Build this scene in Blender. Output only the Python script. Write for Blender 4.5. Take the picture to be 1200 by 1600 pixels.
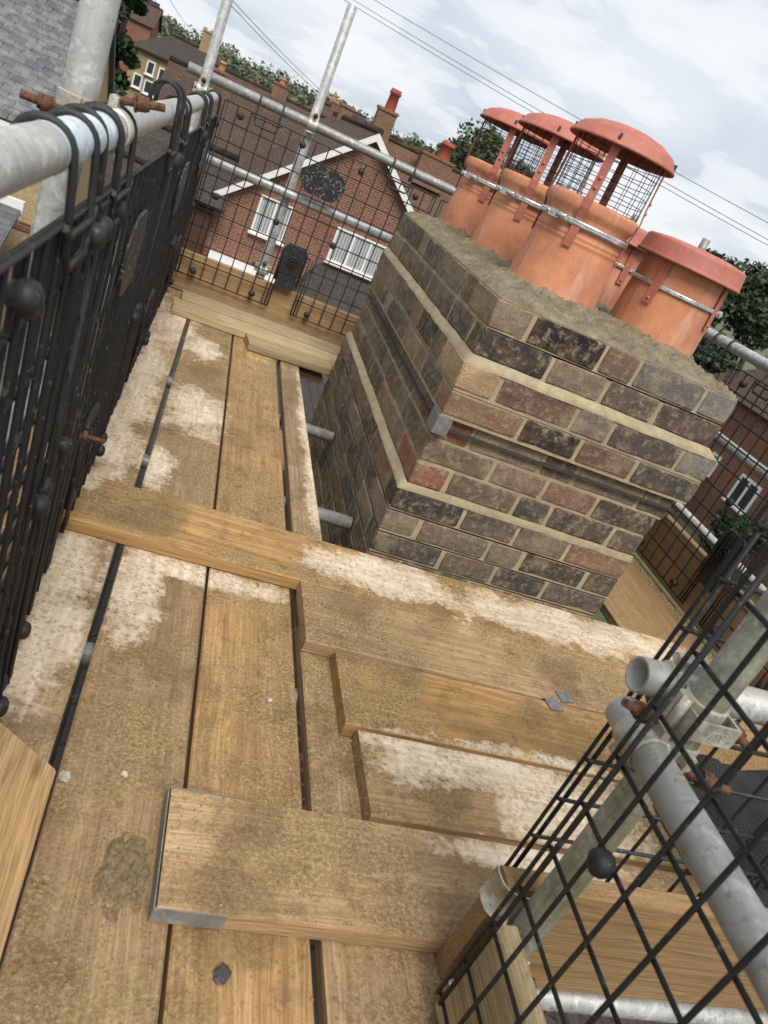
import bpy, math, random
from mathutils import Vector, Matrix, noise
random.seed(7)
R = math.radians
for o in list(bpy.data.objects): bpy.data.objects.remove(o)
scn = bpy.context.scene
COL = scn.collection

# ------------------------------------------------------------------ camera
cam_d = bpy.data.cameras.new('camera'); cam = bpy.data.objects.new('camera', cam_d); COL.objects.link(cam)
scn.camera = cam
def cam_matrix(a, b, c):
    B = Matrix(((1, 0, 0), (0, 0, 1), (0, -1, 0)))
    Rz = Matrix(((math.cos(c), -math.sin(c), 0), (math.sin(c), math.cos(c), 0), (0, 0, 1)))
    Rx = Matrix(((1, 0, 0), (0, math.cos(b), -math.sin(b)), (0, math.sin(b), math.cos(b))))
    Ry = Matrix(((math.cos(a), 0, math.sin(a)), (0, 1, 0), (-math.sin(a), 0, math.cos(a))))
    return B @ (Rz @ Rx @ Ry).transposed()
CR = cam_matrix(-0.345182, 0.414577, 0.445928)
HC = 1.10
M = Matrix(((CR[0][0], -CR[0][1], -CR[0][2], 0), (CR[1][0], -CR[1][1], -CR[1][2], 0), (CR[2][0], -CR[2][1], -CR[2][2], HC), (0, 0, 0, 1)))
cam.matrix_world = M
cam_d.sensor_fit = 'HORIZONTAL'; cam_d.sensor_width = 36.0; cam_d.lens = 36.0 * 1180.5 / 1200.0
cam_d.clip_start = 0.02; cam_d.clip_end = 4000
cam_d.dof.use_dof = True; cam_d.dof.focus_distance = 2.3; cam_d.dof.aperture_fstop = 11.0
scn.cycles.max_bounces = 6; scn.cycles.diffuse_bounces = 3; scn.cycles.glossy_bounces = 2; scn.cycles.transmission_bounces = 2
scn.render.resolution_x = 768; scn.render.resolution_y = 1024

# ------------------------------------------------------------------ sky, sun, exposure
SUN_EL, SUN_AZ = 55.0, 182.0          # azimuth clockwise from +Y
w = bpy.data.worlds.new('World'); scn.world = w; w.use_nodes = True
wn = w.node_tree.nodes; wl = w.node_tree.links; wn.clear()
def wnode(t, **k):
    n = wn.new(t)
    for a, v in k.items(): setattr(n, a, v)
    return n
sky = wnode('ShaderNodeTexSky', sky_type='NISHITA', sun_disc=False, sun_elevation=R(SUN_EL), sun_rotation=R(SUN_AZ), air_density=1.0, dust_density=2.5, ozone_density=1.2)
tc = wnode('ShaderNodeTexCoord'); sep = wnode('ShaderNodeSeparateXYZ'); wl.new(tc.outputs['Generated'], sep.inputs[0])
mz = wnode('ShaderNodeMath', operation='MAXIMUM'); wl.new(sep.outputs[2], mz.inputs[0]); mz.inputs[1].default_value = 0.0
mz2 = wnode('ShaderNodeMath', operation='ADD'); wl.new(mz.outputs[0], mz2.inputs[0]); mz2.inputs[1].default_value = 0.22
dv = wnode('ShaderNodeVectorMath', operation='DIVIDE'); wl.new(tc.outputs['Generated'], dv.inputs[0])
cmb = wnode('ShaderNodeCombineXYZ')
for i in range(3): wl.new(mz2.outputs[0], cmb.inputs[i])
wl.new(cmb.outputs[0], dv.inputs[1])
mp = wnode('ShaderNodeMapping'); mp.inputs['Location'].default_value = (0.35, 1.12, 0.3); wl.new(dv.outputs[0], mp.inputs[0])
n1 = wnode('ShaderNodeTexNoise'); n1.inputs['Scale'].default_value = 1.15; n1.inputs['Detail'].default_value = 5; n1.inputs['Roughness'].default_value = 0.5; n1.inputs['Distortion'].default_value = 0.25
wl.new(mp.outputs[0], n1.inputs['Vector'])
n2 = wnode('ShaderNodeTexNoise'); n2.inputs['Scale'].default_value = 2.3; n2.inputs['Detail'].default_value = 6; n2.inputs['Roughness'].default_value = 0.55
wl.new(mp.outputs[0], n2.inputs['Vector'])
r1 = wnode('ShaderNodeValToRGB'); e = r1.color_ramp.elements       # grey veil to bright cloud
e[0].position = 0.38; e[0].color = (4.7, 5.3, 6.05, 1); e[1].position = 0.60; e[1].color = (6.5, 6.8, 7.25, 1)
wl.new(n1.outputs[0], r1.inputs[0])
r2 = wnode('ShaderNodeValToRGB'); e = r2.color_ramp.elements
e[0].position = 0.47; e[0].color = (0, 0, 0, 1); e[1].position = 0.60; e[1].color = (1, 1, 1, 1)
em = r2.color_ramp.elements.new(.505); em.color = (.62, .62, .62, 1)
wl.new(n2.outputs[0], r2.inputs[0])
mxc = wnode('ShaderNodeMix', data_type='RGBA'); wl.new(r2.outputs[0], mxc.inputs[0])
mxc.inputs[7].default_value = (7.9, 7.95, 8.1, 1)
wl.new(r1.outputs[0], mxc.inputs[6])
half = wnode('ShaderNodeMix', data_type='RGBA'); half.inputs[0].default_value = 0.62
wl.new(r1.outputs[0], half.inputs[6]); wl.new(mxc.outputs[2], half.inputs[7])
mxs = wnode('ShaderNodeMix', data_type='RGBA'); mxs.inputs[0].default_value = 0.93
wl.new(sky.outputs[0], mxs.inputs[6]); wl.new(half.outputs[2], mxs.inputs[7])
bg = wnode('ShaderNodeBackground'); bg.inputs[1].default_value = 0.068; wl.new(mxs.outputs[2], bg.inputs[0])
wo = wnode('ShaderNodeOutputWorld'); wl.new(bg.outputs[0], wo.inputs[0])

sd = bpy.data.lights.new('sun', 'SUN'); sd.energy = 2.1; sd.angle = R(30); sd.color = (1.0, 0.955, 0.88)
sun = bpy.data.objects.new('sun', sd); COL.objects.link(sun)
sdir = Vector((math.sin(R(SUN_AZ)) * math.cos(R(SUN_EL)), math.cos(R(SUN_AZ)) * math.cos(R(SUN_EL)), math.sin(R(SUN_EL))))
sun.rotation_euler = sdir.to_track_quat('Z', 'Y').to_euler(); sun.location = (0, 0, 30)
vs = scn.view_settings; vs.view_transform = 'Standard'; vs.look = 'None'; vs.exposure = 0.95; vs.gamma = 1.0; vs.use_curve_mapping = False

# ------------------------------------------------------------------ node helper
class NT:
    def __init__(s, name):
        s.m = bpy.data.materials.new(name); s.m.use_nodes = True
        s.t = s.m.node_tree; s.t.nodes.clear()
    def n(s, typ, ins=None, **k):
        nd = s.t.nodes.new('ShaderNode' + typ)
        for a, v in k.items(): setattr(nd, a, v)
        if ins:
            for i, v in ins.items(): s.set(nd.inputs[i], v)
        return nd
    def set(s, sock, v):
        if hasattr(v, 'is_output') or isinstance(v, bpy.types.NodeSocket): s.t.links.new(v, sock)
        else:
            if isinstance(v, tuple) and len(v) == 3 and sock.type == 'RGBA': v = (*v, 1)
            sock.default_value = v
    def pos(s): return s.n('NewGeometry').outputs['Position']
    def obj(s): return s.n('TexCoord').outputs['Object']
    def uv(s): return s.n('TexCoord').outputs['UV']
    def rnd(s): return s.n('ObjectInfo').outputs['Random']
    def ocol(s): return s.n('ObjectInfo').outputs['Color']
    def vmul(s, v, k): return s.n('VectorMath', {0: v, 1: k}, operation='MULTIPLY').outputs[0]
    def vadd(s, v, k): return s.n('VectorMath', {0: v, 1: k}, operation='ADD').outputs[0]
    def noise(s, vec, scale, detail=4, rough=.55, dist=0.0):
        return s.n('TexNoise', {'Vector': vec, 'Scale': scale, 'Detail': detail, 'Roughness': rough, 'Distortion': dist}).outputs[0]
    def vor(s, vec, scale, feature='F1'):
        return s.n('TexVoronoi', {'Vector': vec, 'Scale': scale}, feature=feature).outputs[0]
    def ramp(s, fac, stops, interp='LINEAR'):
        r = s.n('ValToRGB', {0: fac}); c = r.color_ramp; c.interpolation = interp
        while len(c.elements) < len(stops): c.elements.new(0.5)
        for el, (p, col) in zip(c.elements, stops):
            el.position = p
            el.color = (col, col, col, 1) if not isinstance(col, tuple) else (*col, 1)
        return r.outputs[0]
    def mix(s, fac, a, b, mode='MIX'):
        m = s.n('Mix', data_type='RGBA', blend_type=mode)
        s.set(m.inputs[0], fac); s.set(m.inputs[6], a); s.set(m.inputs[7], b); return m.outputs[2]
    def math(s, op, a, b=0.0, clamp=False):
        m = s.n('Math', operation=op, use_clamp=clamp); s.set(m.inputs[0], a); s.set(m.inputs[1], b); return m.outputs[0]
    def bump(s, h, strength=.3, dist=.01, nrm=None):
        b = s.n('Bump', {'Height': h, 'Strength': strength, 'Distance': dist})
        if nrm is not None: s.set(b.inputs['Normal'], nrm)
        return b.outputs[0]
    def out(s, col, rough=.7, metal=0.0, nrm=None, spec=None, disp=None, trans=None, alpha=None):
        p = s.n('BsdfPrincipled'); s.set(p.inputs['Base Color'], col); s.set(p.inputs['Roughness'], rough); s.set(p.inputs['Metallic'], metal)
        if nrm is not None: s.set(p.inputs['Normal'], nrm)
        if spec is not None: s.set(p.inputs['Specular IOR Level'], spec)
        o = s.n('OutputMaterial'); s.t.links.new(p.outputs[0], o.inputs[0]); s.p = p
        return s.m

MAT = {}
# ---- scaffold boards
LOW, TOP = 0.0, .0385
WHITE = [(-.13, 1.40, .13, .46, LOW), (-.12, 2.75, .11, 1.25, LOW), (-.02, 3.75, .10, .45, LOW), (.06, 1.55, .075, .22, LOW), (.22, 1.66, .26, .05, LOW),
         (.12, 2.72, .13, .24, LOW), (.05, 2.18, .06, .16, LOW), (.59, 2.75, .045, .95, LOW), (.10, 3.45, .1, .18, LOW), (-.12, 1.90, .05, .05, TOP), (.78, 1.85, .27, .11, TOP), (1.40, 1.84, .55, .13, TOP),
         (.92, 1.13, .34, .085, TOP), (.70, 1.165, .16, .04, TOP), (1.15, 1.20, .20, .035, TOP), (.92, .915, .24, .05, TOP), (1.05, 1.03, .2, .1, TOP)]
def wood(name, kind):
    t = NT(name); o = t.obj(); p = t.pos(); rn = t.rnd()
    off = t.n('CombineXYZ', {0: t.math('MULTIPLY', rn, 37.0), 1: t.math('MULTIPLY', rn, 11.0), 2: t.math('MULTIPLY', rn, 5.0)}).outputs[0]
    o2 = t.vadd(o, off)
    warp = t.noise(t.vmul(o2, (2.0, 7.0, 7.0)), 1.0, 2)
    o3 = t.vadd(o2, t.vmul(t.n('CombineXYZ', {1: warp, 2: warp}).outputs[0], (1, .05, .05)))
    grain = t.noise(t.vmul(o3, (1.3, 46, 46)), 1.0, 4, .6)
    fine = t.noise(t.vmul(o3, (5, 210, 210)), 1.0, 3, .6)
    big = t.noise(t.vmul(o2, (1.2, 4, 4)), 1.0, 3)
    if kind == 'deck':   stops = [(.28, (.17, .095, .038)), (.5, (.38, .23, .102)), (.72, (.55, .36, .18))]
    elif kind == 'toe':  stops = [(.25, (.25, .15, .075)), (.5, (.345, .22, .115)), (.75, (.42, .285, .155))]
    elif kind == 'pale': stops = [(.25, (.29, .215, .115)), (.5, (.43, .33, .185)), (.75, (.54, .43, .26))]
    else:                stops = [(.25, (.48, .25, .072)), (.5, (.60, .345, .115)), (.75, (.69, .43, .17))]
    g = t.math('ADD', t.math('MULTIPLY', grain, .62), t.math('MULTIPLY', big, .38))
    col = t.ramp(g, stops)
    col = t.mix(t.ramp(fine, [(.35, .5), (.6, 0.0)]), col, (.10, .06, .028))
    # knots
    kv = t.vor(t.vmul(o2, (2.2, 6.5, 6.5)), 1.0)
    kn = t.ramp(kv, [(.035, .75), (.085, 0.0)])
    col = t.mix(kn, col, (.10, .048, .017))
    # lengthwise drying cracks
    ck = t.ramp(t.noise(t.vmul(o3, (.9, 95, 95)), 1.0, 1), [(.2, 1.0), (.25, 0.0)])
    col = t.mix(t.math('MULTIPLY', ck, .7), col, (.05, .028, .012))
    hv = t.n('HueSaturation', {'Hue': .5, 'Saturation': t.ramp(rn, [(0, .8), (1, 1.08)]), 'Value': t.ramp(t.math('FRACT', t.math('MULTIPLY', rn, 7.7)), [(0, .82), (1, 1.14)]), 'Color': col})
    col = hv.outputs[0]
    h = t.math('ADD', t.math('MULTIPLY', grain, .55), t.math('MULTIPLY', fine, .45))
    rough = .78
    if kind in ('deck', 'pale', 'toe'):
        nz = t.n('SeparateXYZ', {0: t.n('NewGeometry').outputs['Normal']}).outputs[2]
        up = t.ramp(nz, [(.5, 0.0), (.8, 1.0)])
        edge = t.noise(p, 9.0, 5, .66)
        e2 = t.noise(p, 2.6, 3, .6)
        # trodden sand and mortar dust
        s1 = t.ramp(t.math('ADD', t.math('MULTIPLY', e2, .65), t.math('MULTIPLY', edge, .35)), [(.42, 0.0), (.54, 1.0)])
        grit = t.noise(p, 130.0, 4, .78)
        sandc = t.ramp(grit, [(.32, (.085, .053, .022)), (.5, (.265, .18, .085)), (.68, (.52, .385, .215))])
        amt = {'deck': .74, 'pale': .35, 'toe': .3}[kind]
        sm = t.math('MULTIPLY', t.math('MULTIPLY', s1, up), amt)
        col = t.mix(sm, col, sandc)
        # damp brown blotches
        bl = t.ramp(t.noise(p, 4.4, 5, .6), [(.52, 0.0), (.60, 1.0)])
        col = t.mix(t.math('MULTIPLY', t.math('MULTIPLY', bl, up), .42 if kind == 'deck' else .12), col, (.13, .08, .036))
        dk = t.ramp(t.noise(p, 22.0, 5, .8), [(.53, 0.0), (.68, 1.0)])
        col = t.mix(t.math('MULTIPLY', t.math('MULTIPLY', dk, up), .55 if kind == 'deck' else .2), col, (.085, .052, .024))
        if kind == 'deck':
            m = None
            for cx, cy, rx, ry, cz in WHITE:
                v = t.n('VectorMath', {0: t.n('VectorMath', {0: p, 1: (cx, cy, cz)}, operation='SUBTRACT').outputs[0], 1: (1 / rx, 1 / ry, 45)}, operation='MULTIPLY').outputs[0]
                ln = t.n('VectorMath', {0: v}, operation='LENGTH').outputs['Value']
                m = ln if m is None else t.math('MINIMUM', m, ln)
            wm = t.math('ADD', m, t.math('MULTIPLY', t.math('SUBTRACT', t.noise(p, 6.5, 5, .7), .5), 2.6))
            sp = t.noise(p, 55.0, 3, .6)
            wm = t.math('ADD', wm, t.math('MULTIPLY', t.math('SUBTRACT', sp, .5), 1.0))
            wm = t.math('ADD', wm, t.math('MULTIPLY', t.math('SUBTRACT', fine, .5), .5))
            wm = t.ramp(wm, [(.40, 1.0), (.75, .66), (1.0, .25), (1.45, 0.0)])
            sp2 = t.vor(t.vadd(p, t.vmul(t.n('TexNoise', {'Vector': p, 'Scale': 40.0}).outputs[1], (.02, .02, .02))), 70.0)
            drops = t.math('MULTIPLY', t.ramp(sp2, [(.36, 1.0), (.48, 0.0)]), t.ramp(t.noise(p, 14.0, 2), [(.38, .15), (.55, 1.0)]))
            drops = t.math('MAXIMUM', drops, t.ramp(sp, [(.57, 0.0), (.64, .9)]))
            whc = t.ramp(t.noise(t.vmul(o2, (8, 60, 60)), 1.0, 4), [(.3, (.54, .43, .30)), (.7, (.78, .68, .54))])
            whc = t.mix(t.math('MULTIPLY', drops, .5), whc, (.34, .205, .095))
            col = t.mix(t.math('MULTIPLY', t.math('MULTIPLY', wm, up), .88), col, whc)
        h = t.math('ADD', t.math('MULTIPLY', h, .6), t.math('MULTIPLY', t.math('MULTIPLY', grit, sm), .9))
        lump = t.noise(p, 55.0, 5, .65)
        h = t.math('ADD', h, t.math('MULTIPLY', t.math('MULTIPLY', lump, sm), 1.1))
    return t.out(col, rough, 0, t.bump(h, 1.0, .006), spec=.22)
for k in ('deck', 'toe', 'pale', 'yellow'): MAT['wood_' + k] = wood('wood_' + k, k)

def galv(name, c0, c1, rough=.5, metal=.35, stain=None):
    t = NT(name); o = t.obj(); p = t.pos()
    a = t.noise(p, 26, 6, .65); b = t.noise(t.vmul(o, (60, 60, 4)), 1.0, 4)
    col = t.ramp(t.math('ADD', t.math('MULTIPLY', a, .6), t.math('MULTIPLY', b, .4)), [(.35, c0), (.62, c1)])
    sp = t.ramp(t.noise(p, 90, 3, .6), [(.60, 0.0), (.70, .8)])
    col = t.mix(sp, col, (.16, .15, .13))
    col = t.mix(t.ramp(t.noise(p, 34, 5, .75), [(.52, 0.0), (.60, .55)]), col, tuple(min(1, x * 1.45) for x in c1))
    col = t.mix(t.ramp(t.noise(t.vmul(o, (14, 14, 90)), 1.0, 3), [(.60, 0.0), (.68, .35)]), col, tuple(x * .5 for x in c0))
    if stain: col = t.mix(t.ramp(t.noise(t.vmul(o, (30, 30, 2.2)), 1.0, 5, .65), [(.42, 0.0), (.6, .85)]), col, stain)
    rg = t.ramp(a, [(.3, rough - .1), (.7, rough + .15)])
    return t.out(col, rg, metal, t.bump(t.math('ADD', a, t.noise(p, 300, 2)), .18, .002))
MAT['galv'] = galv('galvanised', (.30, .305, .30), (.44, .445, .43))
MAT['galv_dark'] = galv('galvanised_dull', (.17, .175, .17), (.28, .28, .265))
MAT['galv_white'] = galv('galvanised_chalky', (.27, .275, .27), (.45, .45, .435), .5, .3, (.36, .35, .325))
MAT['galv_moss'] = galv('galvanised_lichen', (.19, .195, .155), (.34, .34, .28), .7, .1, (.155, .145, .06))
MAT['galv_blue'] = galv('tape_blue', (.36, .45, .50), (.56, .62, .65), .5, .1)
MAT['clamp'] = galv('clamp_steel', (.33, .32, .26), (.52, .50, .43), .5, .45)
def simple(name, c, rough=.6, metal=0.0, var=.25, scale=30, bump=.15, spec=None):
    t = NT(name); p = t.pos(); a = t.noise(p, scale, 5, .6)
    lo = tuple(x * (1 - var) for x in c); hi = tuple(min(1, x * (1 + var)) for x in c)
    return t.out(t.ramp(a, [(.3, lo), (.7, hi)]), rough, metal, t.bump(a, bump, .003), spec=spec)
MAT['rust'] = simple('rust', (.115, .052, .028), .85, .1, .7, 160, .8)
t = NT('black_plastic'); p = t.pos(); sc = t.ramp(t.noise(p, 70, 4, .7), [(.60, 0.0), (.67, 1.0)])
MAT['black'] = t.out(t.mix(t.math('MULTIPLY', sc, .5), t.ramp(t.noise(p, 20, 3), [(.3, (.008, .008, .009)), (.7, (.017, .017, .018))]), (.15, .147, .14)), .6, 0, t.bump(t.noise(p, 150, 3), .25, .002))
t = NT('black_scuffed'); o = t.obj(); p = t.pos()
sc = t.ramp(t.noise(t.vmul(p, (1, 1, 1)), 38, 6, .75, 1.5), [(.55, 0.0), (.60, 1.0)])
MAT['black_scuffed'] = t.out(t.mix(t.math('MULTIPLY', sc, .75), (.014, .014, .016), (.30, .29, .28)), .5, 0, t.bump(sc, .3, .002))

# ---- stack brick, mortar, pots
t = NT('old_brick'); p = t.pos(); oc = t.ocol(); rn = t.rnd()
a = t.noise(p, 13, 6, .66); b = t.noise(p, 46, 5, .68); c3 = t.noise(t.vmul(p, (7, 7, 32)), 1.0, 4)
col = t.mix(t.ramp(a, [(.40, 0.0), (.62, .8)]), oc, t.mix(.6, oc, (.19, .115, .078)))
col = t.mix(t.ramp(c3, [(.43, 0.0), (.62, .75)]), col, t.mix(.42, oc, (.030, .028, .027)))
col = t.mix(t.ramp(b, [(.50, 0.0), (.70, .8)]), col, (.33, .265, .18))
col = t.mix(t.ramp(t.noise(p, 7, 5, .7), [(.54, 0.0), (.66, .55)]), col, (.30, .235, .15))
col = t.mix(t.ramp(t.noise(p, 120, 3, .7), [(.30, .6), (.45, 0.0)]), col, (.026, .023, .021))
h = t.math('ADD', t.math('MULTIPLY', a, .5), t.math('ADD', t.math('MULTIPLY', b, .8), t.math('MULTIPLY', t.noise(p, 170, 4, .7), .45)))
MAT['brick'] = t.out(col, .9, 0, t.bump(h, .95, .006), spec=.2)
def mortar(name, lo, hi, wet):
    t = NT(name); p = t.pos()
    a = t.noise(p, 22, 6, .6); b = t.noise(p, 330, 3, .65)
    col = t.ramp(t.math('ADD', t.math('MULTIPLY', a, .6), t.math('MULTIPLY', b, .4)), [(.34, lo), (.64, hi)])
    col = t.mix(t.ramp(t.noise(p, 7, 4), [(.48, 0.0), (.64, .55)]), col, wet)
    h = t.math('ADD', t.math('MULTIPLY', a, .7), t.math('MULTIPLY', b, .35))
    return t.out(col, .92, 0, t.bump(h, .6, .005), spec=.15)
MAT['mortar'] = mortar('mortar', (.24, .193, .12), (.43, .36, .24), (.27, .22, .14))
MAT['flaunch'] = mortar('wet_mortar', (.095, .078, .05), (.255, .215, .148), (.13, .108, .07))
t = NT('terracotta'); p = t.pos(); o = t.obj()
a = t.noise(p, 9, 6, .6); b = t.noise(t.vmul(o, (22, 22, 6)), 1.0, 6, .66)
col = t.ramp(a, [(.32, (.39, .15, .08)), (.68, (.60, .26, .14))])
col = t.mix(t.ramp(t.noise(t.vmul(o, (16, 16, 2.5)), 1.0, 4, .7), [(.58, 0.0), (.70, .45)]), col, (.17, .075, .05))
col = t.mix(t.ramp(b, [(.50, 0.0), (.70, .65)]), col, (.58, .36, .26))
col = t.mix(t.ramp(t.noise(t.vmul(o, (5, 5, 3)), 1.0, 5, .65), [(.52, 0.0), (.66, .5)]), col, (.36, .15, .10))
pit = t.ramp(t.vor(t.vmul(o, (1, 1, .45)), 34), [(.05, 1.0), (.10, 0.0)])
pit = t.math('MULTIPLY', pit, t.ramp(t.noise(o, 8, 2), [(.5, 0.0), (.6, .8)]))
col = t.mix(pit, col, (.13, .045, .028))
MAT['terracotta'] = t.out(col, .72, 0, t.bump(t.math('SUBTRACT', t.noise(p, 90, 4), pit), .25, .003), spec=.3)
t = NT('red_paint'); p = t.pos(); a = t.noise(p, 17, 6, .65)
MAT['redpaint'] = t.out(t.mix(t.ramp(t.noise(p, 60, 5, .7), [(.56, 0.0), (.7, .4)]), t.ramp(a, [(.3, (.31, .092, .066)), (.7, (.42, .14, .10))]), (.52, .30, .235)), t.ramp(a, [(.3, .48), (.7, .75)]), 0, t.bump(a, .1, .003))
MAT['strap'] = galv('strap_steel', (.42, .42, .42), (.66, .66, .65), .32, .75)
MAT['cage'] = simple('cage_wire', (.075, .045, .038), .5, .4, .3)
MAT['lead'] = simple('lead', (.20, .20, .205), .55, .4, .3, 60)
MAT['dpc'] = simple('damp_course', (.035, .033, .032), .6, 0, .3, 60)
MAT['stone'] = simple('stone', (.42, .38, .32), .9, 0, .3, 80, .4)
MAT['flint'] = simple('flint', (.045, .042, .045), .5, 0, .4, 80, .3)
MAT['sand'] = simple('sand', (.27, .19, .10), .95, 0, .5, 200, .5)
MAT['clod'] = simple('damp_mortar', (.165, .118, .06), .95, 0, .45, 160, .6)
t = NT('netting'); u = t.uv()
wv = t.n('TexBrick', {'Vector': u, 'Color1': (.008, .008, .009, 1), 'Color2': (.012, .012, .013, 1), 'Mortar': (.035, .035, .035, 1), 'Scale': 1.0, 'Mortar Size': .0008, 'Brick Width': .006, 'Row Height': .006}, offset=0.0)
MAT['netting'] = t.out(wv.outputs[0], .8, 0, t.bump(wv.outputs[1], .5, .003))

# ---- houses
def brickwall(name, c1, c2, cm, wd=.225, ht=.075):
    t = NT(name); u = t.uv(); p = t.pos()
    b = t.n('TexBrick', {'Vector': u, 'Color1': c1, 'Color2': c2, 'Mortar': cm, 'Scale': 1.0, 'Mortar Size': .007, 'Brick Width': wd, 'Row Height': ht, 'Bias': -.1})
    col = t.mix(t.ramp(t.noise(p, .9, 5, .6), [(.4, 0.0), (.7, .35)]), b.outputs[0], tuple(x * .55 for x in c1))
    return t.out(col, .9, 0, t.bump(b.outputs[1], -.5, .01), spec=.15)
MAT['bw_red'] = brickwall('brick_red', (.215, .085, .055), (.125, .052, .038), (.30, .24, .185))
MAT['bw_brown'] = brickwall('brick_brown', (.20, .10, .065), (.115, .06, .04), (.28, .22, .16))
MAT['bw_yellow'] = brickwall('brick_yellow', (.33, .235, .125), (.235, .165, .085), (.31, .255, .175))
def tiles(name, c1, c2, wd, ht, moss):
    t = NT(name); u = t.uv(); p = t.pos()
    b = t.n('TexBrick', {'Vector': u, 'Color1': c1, 'Color2': c2, 'Mortar': tuple(x * .3 for x in c1), 'Scale': 1.0, 'Mortar Size': .012, 'Mortar Smooth': .5, 'Brick Width': wd, 'Row Height': ht})
    col = t.mix(t.ramp(t.noise(p, 2.2, 7, .7), [(.45, 0.0), (.68, .8)]), b.outputs[0], moss)
    col = t.mix(t.ramp(t.noise(p, 9, 4, .7), [(.6, 0.0), (.7, .7)]), col, tuple(min(1, x * 2.2) for x in moss))
    return t.out(col, .9, 0, t.bump(b.outputs[1], -.6, .03), spec=.15)
MAT['tile_brown'] = tiles('tile_brown', (.105, .066, .050), (.070, .046, .038), .27, .16, (.055, .048, .036))
MAT['tile_warm'] = tiles('tile_warm', (.15, .085, .058), (.105, .064, .046), .27, .18, (.09, .068, .046))
MAT['tile_dark'] = tiles('tile_dark', (.065, .052, .047), (.045, .038, .036), .27, .16, (.05, .046, .04))
t = NT('slate'); p = t.pos(); rn = t.rnd()
c = t.ramp(rn, [(0, (.062, .067, .074)), (.5, (.085, .09, .097)), (1, (.115, .12, .126))])
c = t.mix(t.ramp(t.noise(p, 5, 5, .7), [(.48, 0.0), (.65, .7)]), c, (.21, .21, .21))
MAT['slate'] = t.out(c, .62, 0, t.bump(t.noise(p, 30, 4), .3, .01))
t = NT('slate_field'); u = t.uv(); p = t.pos()
b = t.n('TexBrick', {'Vector': u, 'Color1': (.095, .10, .107, 1), 'Color2': (.065, .07, .076, 1), 'Mortar': (.02, .02, .022, 1), 'Scale': 1.0, 'Mortar Size': .006, 'Brick Width': .3, 'Row Height': .15})
MAT['slate_field'] = t.out(b.outputs[0], .62, 0, t.bump(b.outputs[1], -.4, .02))
MAT['white'] = simple('white_paint', (.66, .66, .65), .45, 0, .06, 4, .05)
MAT['render'] = simple('pebbledash', (.36, .265, .15), .95, 0, .35, 28, .5)
MAT['cream'] = simple('cream_board', (.52, .44, .31), .7, 0, .12, 5)
MAT['cladding'] = brickwall('timber_cladding', (.085, .045, .034), (.065, .036, .028), (.03, .018, .014), 3.0, .1)
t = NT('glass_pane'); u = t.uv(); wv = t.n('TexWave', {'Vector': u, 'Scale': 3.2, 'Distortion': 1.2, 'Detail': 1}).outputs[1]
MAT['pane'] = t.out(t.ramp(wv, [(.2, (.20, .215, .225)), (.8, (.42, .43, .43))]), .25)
MAT['pane_dark'] = simple('glass_dark', (.035, .042, .048), .12, 0, .3, 2)
MAT['pot_red'] = simple('far_pot', (.28, .06, .035), .8, 0, .25, 6)
MAT['pot_tan'] = simple('far_pot_tan', (.46, .25, .12), .8, 0, .25, 6)
MAT['cable'] = simple('cable', (.05, .05, .055), .6)
t = NT('grass'); p = t.pos()
MAT['grass'] = t.out(t.ramp(t.math('ADD', t.math('MULTIPLY', t.noise(p, .05, 5), .5), t.math('MULTIPLY', t.noise(p, 3, 5), .5)), [(.35, (.045, .055, .022)), (.5, (.075, .085, .035)), (.65, (.115, .115, .055))]), .95)
def leaf(name, lo, mid, hi):
    t = NT(name); p = t.pos()
    col = t.ramp(t.math('ADD', t.math('MULTIPLY', t.noise(p, .9, 4, .6), .6), t.math('MULTIPLY', t.n('TexWhiteNoise', {0: t.vmul(p, (2, 2, 2))}).outputs[0], .4)), [(.3, lo), (.52, mid), (.75, hi)])
    m = t.out(col, .6, spec=.3)
    return m
MAT['leaf'] = leaf('foliage', (.035, .05, .024), (.07, .09, .042), (.125, .145, .075))
MAT['leaf_dark'] = leaf('foliage_dark', (.012, .024, .011), (.028, .047, .02), (.055, .078, .032))
MAT['leaf_hazed'] = leaf('foliage_hazed', (.075, .09, .06), (.115, .13, .085), (.165, .175, .12))  # distance haze is painted into these pale greens, no volume used
MAT['bark'] = simple('bark', (.10, .078, .055), .95, 0, .4, 8, .5)

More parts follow.
